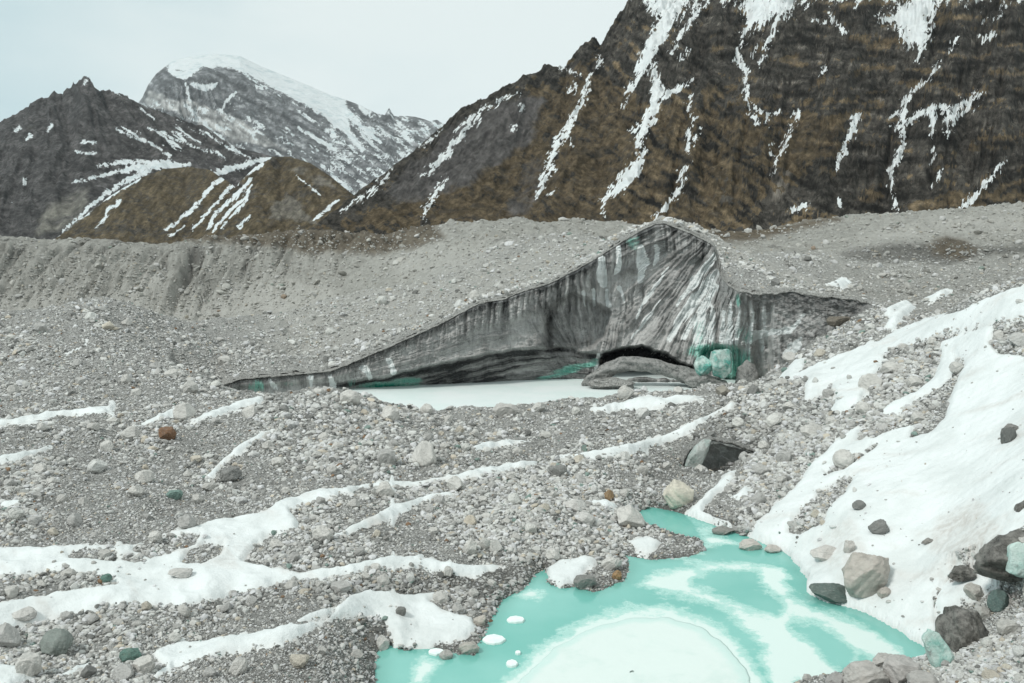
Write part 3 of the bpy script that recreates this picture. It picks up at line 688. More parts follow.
# ------------------------------------------------------------------ snow field (signed, metres-ish)
SNOW_POLYS = [
 [(-320, 548), (0, 548), (80, 545), (115, 549), (160, 538), (215, 520), (262, 514), (285, 498), (320, 490), (362, 485), (357, 492), (318, 502), (290, 512), (302, 522), (298, 532), (265, 538), (243, 562), (272, 568), (300, 572), (340, 566),
  (380, 559), (422, 555), (425, 562), (385, 569), (345, 578), (310, 582), (265, 588), (255, 592), (225, 600), (190, 606), (165, 608), (130, 608), (100, 612), (60, 622), (20, 632), (0, 638), (-320, 645), (-320, 605), (0, 605), (30, 597), (60, 592), (118, 586), (110, 577), (60, 573), (0, 578), (-320, 576)],
 [(150, 678), (165, 668), (150, 655), (165, 647), (200, 640), (245, 636), (290, 625), (312, 622), (320, 625), (300, 640), (260, 648), (240, 655), (200, 661), (175, 669), (155, 681)],
 [(288, 625), (305, 615), (340, 606), (350, 607), (320, 618), (300, 626)],
 [(328, 537), (352, 525), (375, 516), (395, 505), (420, 497), (445, 492), (455, 494), (425, 504), (410, 512), (385, 521), (360, 531), (340, 538)],
 [(300, 494), (340, 488), (375, 483), (420, 481), (455, 475), (480, 469), (520, 462), (542, 460), (537, 466), (510, 472), (475, 477), (445, 483), (410, 488), (375, 488), (345, 491), (300, 500)],
 [(375, 562), (395, 557), (430, 560), (460, 565), (485, 566), (510, 567), (492, 572), (475, 579), (462, 577), (430, 572), (400, 568)],
 [(330, 616), (345, 598), (370, 590), (400, 595), (440, 592), (449, 597), (430, 602), (450, 614), (472, 618), (478, 630), (465, 640), (440, 646), (415, 651), (400, 646), (390, 635), (385, 621), (360, 617), (330, 620)],
 [(544, 568), (560, 561), (585, 555), (598, 562), (586, 570), (576, 585), (560, 589), (547, 581)],
 [(628, 541), (650, 537), (664, 543), (655, 551), (640, 552)],
 [(188, 421), (215, 410), (240, 402), (264, 397), (264, 403), (235, 411), (215, 419), (195, 425)], [(133, 426), (160, 415), (184, 408), (185, 413), (160, 421), (140, 428)],
 [(-320, 421), (0, 420), (20, 418), (45, 412), (112, 407), (112, 413), (60, 418), (30, 425), (0, 428), (-320, 428)], [(203, 480), (225, 458), (240, 445), (270, 430), (267, 436), (245, 449), (228, 463), (210, 481)],
 [(-320, 458), (0, 457), (35, 450), (62, 444), (40, 454), (15, 463), (0, 464), (-320, 464)], [(592, 409), (640, 399), (690, 396), (706, 400), (655, 409), (600, 413)],
 [(555, 457), (600, 450), (650, 441), (690, 424), (732, 403), (740, 405), (700, 425), (665, 446), (640, 452), (600, 459), (560, 461)], [(588, 503), (603, 500), (620, 507), (605, 510)],
 [(470, 447), (500, 440), (540, 441), (505, 447), (475, 452)], [(-320, 666), (0, 665), (22, 668), (40, 680), (10, 690), (-320, 690)], [(58, 677), (75, 665), (97, 661), (90, 669), (70, 679)],
 [(0, 503), (20, 500), (22, 506), (0, 510)], [(60, 356), (80, 347), (88, 343), (78, 352), (66, 358)],
 # right-hand slope
 [(786, 379), (815, 367), (848, 354), (882, 342), (895, 333), (922, 322), (963, 312), (993, 298), (1017, 290), (1420, 270), (1420, 312), (1034, 318), (1010, 320), (985, 325), (965, 332), (940, 336), (915, 343), (890, 351), (870, 363), (845, 373), (830, 386), (815, 397), (804, 402), (805, 386), (810, 379)],
 [(832, 386), (848, 368), (870, 360), (884, 354), (879, 371), (868, 386), (856, 406), (845, 413), (831, 412), (838, 400)],
 [(882, 413), (895, 403), (915, 394), (934, 380), (939, 365), (941, 345), (962, 336), (953, 355), (956, 366), (949, 379), (936, 389), (915, 403), (900, 413), (890, 417)],
 [(944, 346), (970, 334), (992, 328), (988, 345), (996, 356), (1024, 359), (1420, 352), (1420, 500), (1034, 516), (1008, 538), (990, 545), (962, 568), (945, 582), (932, 605), (938, 636), (926, 652), (900, 644), (865, 622), (834, 612), (806, 602), (800, 578), (790, 566), (768, 550), (752, 542), (754, 522), (775, 509), (795, 489), (810, 469), (835, 445), (850, 432), (860, 429), (852, 446), (875, 440), (900, 430), (916, 426), (907, 440), (930, 435), (945, 420), (951, 400), (956, 385), (965, 366)],
 [(683, 517), (700, 500), (724, 475), (737, 469), (735, 479), (716, 496), (703, 512), (730, 523), (738, 532), (700, 523)], [(728, 498), (745, 488), (752, 492), (738, 505)],
 [(945, 585), (985, 578), (1000, 590), (960, 605), (940, 630), (935, 600)],
 [(886, 327), (895, 315), (910, 306), (914, 309), (900, 320), (893, 331)], [(924, 301), (945, 291), (953, 292), (936, 301)], [(780, 379), (795, 363), (806, 359), (803, 369), (792, 379)],
 [(828, 285), (845, 281), (851, 284), (838, 287)], [(885, 312), (905, 303), (910, 305), (890, 318)]]
SNOW_ISLES = [[(70, 557), (85, 550), (105, 549), (140, 556), (145, 562), (110, 562)], [(133, 550), (150, 540), (180, 533), (199, 536), (195, 545), (170, 555), (150, 559)], [(182, 564), (190, 553), (205, 546), (223, 548), (220, 556), (200, 563)],
 [(785, 530), (800, 511), (815, 494), (835, 481), (857, 477), (845, 496), (828, 511), (824, 526), (800, 536), (787, 536)], [(824, 474), (840, 461), (870, 449), (884, 440), (862, 461), (845, 471), (828, 477)], [(962, 570), (985, 552), (1012, 540), (1024, 560), (1000, 580), (970, 577)]]
# visibility along each column (elevation angle running max)
elev = (np.where(CAP, GZ0, GZ) - EYE) / DD
runmax = np.maximum.accumulate(elev, 0)
vis = elev >= runmax - 2e-4
pxg, pyg = proj(XX, YY, GZ)
pxs, pys = proj(XX, YY, BASE)
wob = 5.5 * fbm(XX / (0.055 * DD), YY / (0.11 * DD), 4, 101, 0.6) + 6.5 * fbm(XX / (0.022 * DD) + YY / (0.05 * DD), YY / (0.035 * DD), 4, 103, 0.7) + 4.6
SN = np.full(XX.shape, -60.0)
for p in SNOW_POLYS: SN = np.maximum(SN, sdf(pxs, pys, p))
for p in SNOW_ISLES: SN = np.minimum(SN, -sdf(pxs, pys, p))
SN = SN + 1.8 * (pxs > 770)
SN = SN + wob * np.clip(0.4 + np.abs(SN) / 10, 0.4, 1)
SN = np.where((DD > 135) | (sw > 0.15) | cutback | (inrim & (DD > np.minimum(CLIFF_D, cl_foot) - 0.6) & (DD < CLIFF_D + 0.8)), -60, SN)
rv = elev - runmax
SN = np.where(rv < -0.012, np.minimum(SN, -8), SN)          # not on ground far behind a ridge
sunk = np.clip(DD / 45, 0.8, 2.5)
depth = (sstep(-4.5, 10, SN) * 0.42 - 0.155 + 0.12 * fbm(XX / 1.6, YY / 2.0, 4, 111)) * sunk
SZ = BASE + depth
keep = SN > -5
kf = keep[:-1, :-1] | keep[1:, :-1] | keep[:-1, 1:] | keep[1:, 1:]
GT = np.where(CAP | (inrim & (DD > CLIFF_D + 0.2) & (DD < CLIFF_D + 4)), GZ0 + 0.03, GZ)
TOPZ = np.where(keep, np.maximum(GT, SZ), GT)
SNOWED = keep & (SZ > GZ)

# ground material masks, some with painted shade
warm = sstep(175, 230, DD) * 0.9 + 0.25 * sstep(100, 150, DD)
warm = np.maximum(warm, sstep(780, 860, pxs) * sstep(85, 110, DD) * 0.6)
wet_shade = np.zeros_like(XX)  # damp ground, plus shade painted into gullies, pit and stone gaps
wet_shade = np.maximum(wet_shade, sstep(-1.3, -0.1, sp_) * (sp_ < 0.4) * 0.75)
for poly, s_ in (([(395, 600), (440, 592), (480, 596), (540, 572), (520, 565), (440, 575), (400, 585), (360, 575), (345, 590)], 0.8), ([(180, 570), (345, 582), (340, 600), (200, 625), (160, 612)], 0.35), ([(240, 660), (340, 630), (390, 640), (380, 683), (220, 683)], 0.45),
                 ([(640, 470), (690, 440), (720, 410), (745, 415), (770, 440), (740, 470), (690, 480), (650, 490)], 0.4), ([(770, 400), (830, 400), (850, 430), (790, 470), (760, 450)], 0.3)):
    wet_shade = np.maximum(wet_shade, s_ * sstep(-6, 6, sdf(pxs, pys, poly) + 8 * fbm(XX / 3, YY / 4, 3, 121)) * (DD < 100))
wet_shade = np.maximum(wet_shade, 0.85 * sstep(-4, 3, sdf(pxs, pys, [(838, 256), (850, 249), (900, 246), (930, 244), (950, 238), (975, 247), (1030, 246), (1030, 252), (980, 256), (955, 264), (900, 262), (850, 261)]) + 4 * fbm(XX / 9, YY / 14, 4, 131)) * (DD > 170))
wet_shade = np.maximum(wet_shade, pit * 0.9)  # shade of the hollow painted onto its pit
wet_shade = np.maximum(wet_shade, 0.6 * sstep(0.22, 0.42, fbm(XX / 16, YY / 9, 5, 133, 0.62)) * sstep(150, 190, DD))
wet_shade = np.maximum(wet_shade, 0.4 * sstep(0.25, 0.45, fbm(XX / 9, YY / 7, 5, 135, 0.62)) * sstep(88, 110, DD) * (1 - sstep(150, 170, DD)))
wet_shade = np.maximum(wet_shade, (0.85 * sstep(0.5, 0.12, gl + 0.35 * fbm(XX / 5, DD / 18, 3, 79)) + 0.1) * face * leftm * sstep(258, 288, DD + 10 * fbm(XX / 25, YY / 40, 3, 77)))  # dark upper face, with shade painted into its gullies
brown = 0.95 * sstep(-5, 5, sdf(pxs, pys, [(690, 236), (720, 228), (800, 222), (830, 215), (840, 220), (800, 230), (760, 240), (720, 244)]) + 4 * fbm(XX / 10, YY / 14, 4, 141)) * (DD > 200)
brown = np.maximum(brown, 0.8 * sstep(-5, 5, sdf(pxs, pys, [(925, 245), (945, 238), (965, 240), (980, 250), (960, 262), (935, 256)]) + 5 * fbm(XX / 9, YY / 12, 4, 145)) * (DD > 170))

pale = np.zeros_like(XX)
for poly in ([(95, 318), (140, 272), (158, 260), (162, 275), (150, 305), (120, 322)], [(110, 335), (180, 305), (260, 275), (330, 285), (345, 300), (230, 332)], [(0, 300), (60, 290), (70, 310), (0, 320)], [(380, 262), (430, 245), (520, 240), (480, 270), (400, 285)], [(820, 262), (880, 225), (980, 212), (1030, 210), (1030, 232), (950, 236), (880, 245)]):
    pale = np.maximum(pale, 0.75 * sstep(-8, 12, sdf(pxs, pys, poly) + 9 * fbm(XX / 14, YY / 20, 4, 127)) * (DD > 150))
hillcap = (DD > CLIFF_D) * (1 - sstep(118, 128, DD)) * sstep(600, 640, pxs) * (1 - sstep(800, 830, pxs))
pale = np.maximum(pale, 0.9 * hillcap); warm = warm * (1 - hillcap)
pale = np.maximum(pale, 0.8 * (DD > 108) * (1 - sstep(140, 165, DD)) * (1 - sstep(620, 680, pxs)) * sstep(230, 300, pxs))
wet_shade = np.maximum(wet_shade, 0.10 * (1 - sstep(60, 95, DD)) * (sw < 0))  # contact shade between near stones, painted as darker ground
brown = np.maximum(brown, 0.85 * sstep(-5, 5, sdf(pxs, pys, [(100, 236), (150, 240), (250, 244), (300, 252), (350, 254), (410, 250), (445, 238), (430, 220), (300, 222), (120, 228)]) + 7 * fbm(XX / 11, YY / 14, 5, 147, 0.6)) * (DD > 230))
og = mesh_np('ground', np.stack([XX, YY, GZ], -1).reshape(-1, 3), grid_faces(NL, NA), M_GROUND, dict(warm=np.clip(warm, 0, 1), wet_shade=np.clip(wet_shade, 0, 1), brown=np.clip(brown, 0, 1), pale=np.clip(pale, 0, 1)))
tag(og, kind='structure')
bk = DD > CLIFF_D + 0.25
cf = (CAP[:-1, :-1] | CAP[1:, :-1] | CAP[:-1, 1:] | CAP[1:, 1:]) & bk[:-1, :-1] & bk[1:, :-1] & bk[:-1, 1:] & bk[1:, 1:]
if cf.any():
    f = grid_faces(NL, NA, cf); ids = np.unique(f); rm = np.full(NA * NL, -1); rm[ids] = np.arange(len(ids))
    mesh_np('debris_cover', np.stack([XX, YY, GZ0 + 0.03], -1).reshape(-1, 3)[ids] - co, rm[f], M_GROUND, dict(warm=np.clip(warm, 0, 1).ravel()[ids], wet_shade=np.zeros(len(ids)), brown=np.zeros(len(ids))), parent=cliff)
idx = np.unique(grid_faces(NL, NA, kf))
remap = np.full(NA * NL, -1); remap[idx] = np.arange(len(idx))
sv = np.stack([XX, YY, SZ], -1).reshape(-1, 3)[idx]
dirty = (0.55 * sstep(0.12, 0.4, fbm((XX + 0.8 * YY) / 2.2, (YY - 0.8 * XX) / 9, 5, 181, 0.62)) + 0.75 * sstep(5, 0, SN) + 0.55 * sstep(-4, 6, sdf(pxs, pys, [(810, 545), (850, 520), (870, 560), (830, 575)]) + 6 * fbm(XX / 1.5, YY / 1.5, 3, 7)) + 0.7 * sstep(-5, 5, sdf(pxs, pys, [(935, 525), (975, 500), (1000, 540), (950, 570), (930, 555)]) + 7 * fbm(XX / 1.5, YY / 1.5, 3, 9))).ravel()[idx]
osn = mesh_np('snow', sv, remap[grid_faces(NL, NA, kf)], M_SNOW, dict(dirty=np.clip(dirty, 0, 1)))
tag(osn, kind='stuff')
print('ground', time.time() - T0)

# ---- look-ups on the height field
def sample(field, a, L):
    fa = (a + A_MAX) / (2 * A_MAX) * (NA - 1); fl = (L - L0) / (L1 - L0) * (NL - 1)
    i = np.clip(np.floor(fa).astype(int), 0, NA - 2); j = np.clip(np.floor(fl).astype(int), 0, NL - 2)
    u = np.clip(fa - i, 0, 1); v = np.clip(fl - j, 0, 1)
    return (field[j, i] * (1 - u) + field[j, i + 1] * u) * (1 - v) + (field[j + 1, i] * (1 - u) + field[j + 1, i + 1] * u) * v

rows = []
for k, (a_, b_, c2) in enumerate(pr):
    jit = 0.35 * fbm(ru / 5 + k * 3.1, ru * 0 + k, 3, 451)
    w_ = P(ru, pyr + b_ * th * 0.9, Dr + c2 + jit * 0.6) + np.stack([0 * ru, 0 * ru, jit * 0.22], -1)
    if c2 >= 0.3:
        w_[:, 2] = np.maximum(w_[:, 2] - {0.3: 0.05, 1.2: 0.25, 2.2: 0.6}[c2], sample(GT, w_[:, 0] / w_[:, 1], np.log(w_[:, 1])) + {0.3: 0.14, 1.2: 0.10, 2.2: -0.15}[c2] + 0.10 * jit)
    rows.append(w_)
mesh_np('debris_lip', (np.stack(rows) - co).reshape(-1, 3), grid_faces(len(pr), len(ru)), M_GROUND, dict(warm=np.full(len(pr) * len(ru), 0.2), wet_shade=np.clip(np.broadcast_to(np.array([0.5, 0.2, 0.0, 0.0, 0, 0, 0, 0])[:, None], (8, len(ru))), 0, 1), brown=np.zeros(8 * len(ru))), parent=cliff)  # darker along the underside of the lip


def hit(px, py, water=True):
    """world point where the sight line of a photo point meets ground, snow or water"""
    for D in np.exp(np.arange(math.log(22), L1 - 0.01, 0.002)):
        q = P(px, py, D)
        z = float(sample(TOPZ, q[0] / D, math.log(D)))
        if water: z = max(z, 0.0 if float(sample(sw, q[0] / D, math.log(D))) > 0 else -9)
        if q[2] <= z: return q[0], D, z
    return None

# ------------------------------------------------------------------ stones
def ico(sub):
    bm = bmesh.new(); bmesh.ops.create_icosphere(bm, subdivisions=sub, radius=1.0)
    bm.verts.ensure_lookup_table()
    v = np.array([x.co[:] for x in bm.verts]); f = np.array([[y.index for y in x.verts] for x in bm.faces]); bm.free(); return v, f

def rough_rock(v, seed, ncut=12, nz=0.05, lo=0.55, hi=0.88):
    r = np.random.default_rng(seed); v = v.copy()
    n = r.normal(size=(ncut, 3)); n /= np.linalg.norm(n, axis=1)[:, None]
    dd = r.uniform(lo, hi, ncut)
    for k in range(ncut):
        s = v @ n[k] - dd[k]; v -= np.maximum(s, 0)[:, None] * n[k]
    if nz:
        q = v / np.linalg.norm(v, axis=1)[:, None]
        h = fbm(q[:, 0] * 2.2 + q[:, 2] * 1.7 + seed, q[:, 1] * 2.2 - q[:, 2] * 1.3, 4, seed % 50)
        h2 = fbm(q[:, 0] * 6.5 + q[:, 2] * 4 + seed, q[:, 1] * 6.5 - q[:, 2] * 4.4, 4, (seed + 9) % 50, 0.6)
        v *= (1 + nz * 2.4 * h + nz * 0.9 * h2)[:, None]
    return v

def rand_rot(n):
    q = RNG.normal(size=(n, 4)); q /= np.linalg.norm(q, axis=1)[:, None]
    w, x, y, z = q.T
    return np.stack([1 - 2 * (y * y + z * z), 2 * (x * y - z * w), 2 * (x * z + y * w), 2 * (x * y + z * w), 1 - 2 * (x * x + z * z), 2 * (y * z - x * w), 2 * (x * z - y * w), 2 * (y * z + x * w), 1 - 2 * (x * x + y * y)], -1).reshape(n, 3, 3)

PAL = np.array([(0.39, 0.385, 0.365), (0.31, 0.305, 0.29), (0.235, 0.232, 0.22), (0.46, 0.455, 0.435), (0.135, 0.135, 0.128), (0.36, 0.325, 0.27), (0.17, 0.23, 0.205), (0.20, 0.125, 0.075)])
PAL = np.minimum(PAL * np.array([1.62, 1.62, 1.6, 1.42, 1.3, 1.45, 1.2, 1.2])[:, None], 0.62)
PW = np.array([0.33, 0.25, 0.14, 0.16, 0.065, 0.04, 0.010, 0.005]); PW = PW / PW.sum()

# projected area of each ground cell = how many stones the eye can tell apart there
pcx = pxg; pcy = pyg
area = np.abs((pcx[:-1, 1:] - pcx[:-1, :-1]) * (pcy[1:, :-1] - pcy[:-1, :-1]))
c_ = lambda f: f[:-1, :-1]
front = (pcy[1:, :-1] < pcy[:-1, :-1])
wcell = area * np.where(c_(vis) & front, 1.0, 0.12)
wcell = np.where((c_(sw) > 0.1) | (c_(DD) < 20), 0, wcell)
inframe = (c_(pxs) > -220) & (c_(pxs) < 1290)
wcell = wcell * inframe
snowf = np.where(c_(SNOWED), np.where(c_(SN) > 2.5, 0.004, 0.16), 1.0)
zone = np.where(c_(DD) > 200, 0.35, np.where(c_(DD) > 110, 0.8, 1.0))
clump = np.clip(0.75 + 0.95 * fbm(XX / 3.5, YY / 4.5, 3, 151), 0.12, 2.2)[:-1, :-1]
clump = np.where(c_(DD) > 110, np.clip(0.7 + 1.0 * fbm(XX / 14, YY / 20, 4, 161), 0.1, 2)[:-1, :-1], clump)
coarse_right = 1 + 0.6 * ((c_(pxs) > 740) & (c_(DD) < 90))
wsm = wcell * snowf * zone * clump * coarse_right
# the cliff top edge itself stays clear of stones
wsm = np.where((np.abs(c_(DD) - c_(CLIFF_D)) < 1.2) & c_(inrim), 0, wsm)

def place(n, w):
    cdf = np.cumsum(w.ravel()); cdf /= cdf[-1]
    k = np.searchsorted(cdf, RNG.random(n)); j, i = np.unravel_index(k, w.shape)
    fa = i + RNG.random(n); fl = j + RNG.random(n)
    a = -A_MAX + fa / (NA - 1) * 2 * A_MAX; L = L0 + fl / (NL - 1) * (L1 - L0)
    return a, L

def rubble(name, n, smin, smax, power, sub, nvar, w, seed, sink=0.15):
    a, L = place(n, w)
    D = np.exp(L)
    u = RNG.random(n)
    spx = (smin ** (1 - power) + u * (smax ** (1 - power) - smin ** (1 - power))) ** (1 / (1 - power))
    size = 0.5 * spx * D / F
    z = sample(TOPZ, a, L)
    bv, bf = ico(sub)
    var = [rough_rock(bv * np.random.default_rng(seed + k).uniform(0.8, 1.15, (len(bv), 1)) if sub < 3 else bv, seed + k, 7 if sub < 3 else 10, 0 if sub < 3 else 0.04) for k in range(nvar)]
    pick = RNG.integers(0, nvar, n)
    R = rand_rot(n)
    asp = np.stack([RNG.uniform(0.8, 1.35, n), RNG.uniform(0.65, 1.1, n), RNG.uniform(0.5, 0.9, n)], -1) * size[:, None]
    tone = RNG.choice(len(PAL), n, p=PW)
    colr = np.minimum(PAL[tone] * RNG.uniform(0.78, 1.15, n)[:, None], 0.66)
    cw = sample(np.clip(warm, 0, 1), a, L)[:, None]
    colr = colr * (1 - 0.45 * cw) + 0.45 * cw * np.array([0.30, 0.285, 0.245])
    ww = sample(np.clip(wet_shade, 0, 1), a, L)[:, None]
    colr = colr * (1 - 0.35 * ww)
    nv, nf = len(bv), len(bf)
    V = np.empty((n, nv, 3)); 
    for k in range(nvar):
        m = pick == k
        vv = var[k][None] * asp[m][:, None, :]
        # tilt: mostly lie flat, random heading
        V[m] = np.einsum('nij,nvj->nvi', R[m], vv) * np.array([1, 1, 0.78])
    V += np.stack([a * D, D, z + sink * size], -1)[:, None, :]
    Fc = (bf[None] + (np.arange(n) * nv)[:, None, None]).reshape(-1, 3)
    o = mesh_np(name, V.reshape(-1, 3), Fc, M_STONE, parent=None, smooth=False, cattrs=dict(tint=np.repeat(colr, nv, 0)))
    return o
N_SMALL, N_MID = 200000, 39000
tag(rubble('gravel', N_SMALL, 1.6, 4.4, 1.9, 1, 12, wsm, 300), kind='stuff')
coarse = np.clip(0.25 + 2.4 * fbm(XX / 6.0, YY / 8.0, 3, 171), 0.05, 2.2)
for poly, k_ in (([(430, 470), (600, 470), (640, 520), (620, 560), (545, 565), (470, 560), (420, 520)], 1.9), ([(250, 395), (420, 400), (430, 470), (330, 480), (250, 440)], 1.4), ([(0, 610), (130, 620), (160, 690), (0, 690)], 1.8), ([(740, 360), (940, 340), (930, 430), (760, 520), (700, 470)], 1.3), ([(0, 470), (240, 480), (230, 520), (0, 545)], -0.5), ([(90, 430), (200, 440), (180, 480), (60, 480)], -0.4), ([(640, 440), (740, 420), (750, 480), (660, 490)], -0.7)):
    coarse = np.maximum(coarse + (k_ if k_ < 0 else 0.6 * k_) * sstep(-10, 15, sdf(pxs, pys, poly)) * (DD < 100), 0.04)
coarse = coarse[:-1, :-1]
wmid = wsm * coarse * np.interp(c_(DD), [55, 80, 110], [1.0, 0.5, 0.3])
tag(rubble('rubble', N_MID, 4.2, 9.8, 3.1, 2, 14, wmid, 400), kind='stuff')
print('rubble', time.time() - T0)

# ---- individual boulders
bv, bf = ico(5)
ROCKS = []
for k in range(12):
    ncut = [9, 14, 20, 11][k % 4]
    v = rough_rock(bv, 700 + k, ncut, 0.062, 0.55 if k % 3 else 0.65, 0.95)
    v -= (v.max(0) + v.min(0)) / 2
    v /= (v.max(0) - v.min(0)) / 2           # unit half extents
    o = mesh_np('boulder', v, bf, M_BOULDER); me = o.data
    me.polygons.foreach_set('use_smooth', np.ones(len(me.polygons), bool))
    bpy.data.objects.remove(o); ROCKS.append(me)

def boulder(px, py, w, h, color, label, group=None, variant=None, tilt=0.0, heading=None, name='boulder', cat='boulder', sink=0.22, depth=0.9, at=None):
    """(px,py) photo point of the foot; w,h photo size"""
    q = at if at is not None else hit(px, py - h * 0.12)
    if q is None: return None
    x, y, z = q
    D = y
    me = ROCKS[(variant if variant is not None else random.randrange(12)) % 12]
    o = bpy.data.objects.new(name, me); COL.objects.link(o)
    sx = 0.5 * w * D / F; sz = 0.5 * h * D / F / (1 - sink * 0.8)
    hd = heading if heading is not None else random.choice([0, math.pi]) + random.uniform(-0.25, 0.25)
    o.rotation_euler = (random.uniform(-0.1, 0.1), tilt, hd)
    o.scale = (sx, 0.5 * (sx + sz) * depth, sz)
    o.location = (x, y + 0.3 * sx, z + sz * (1 - 2 * sink))
    o.color = (*[min(v * 1.38, 0.62) for v in color], 1)
    return tag(o, label, cat, group)

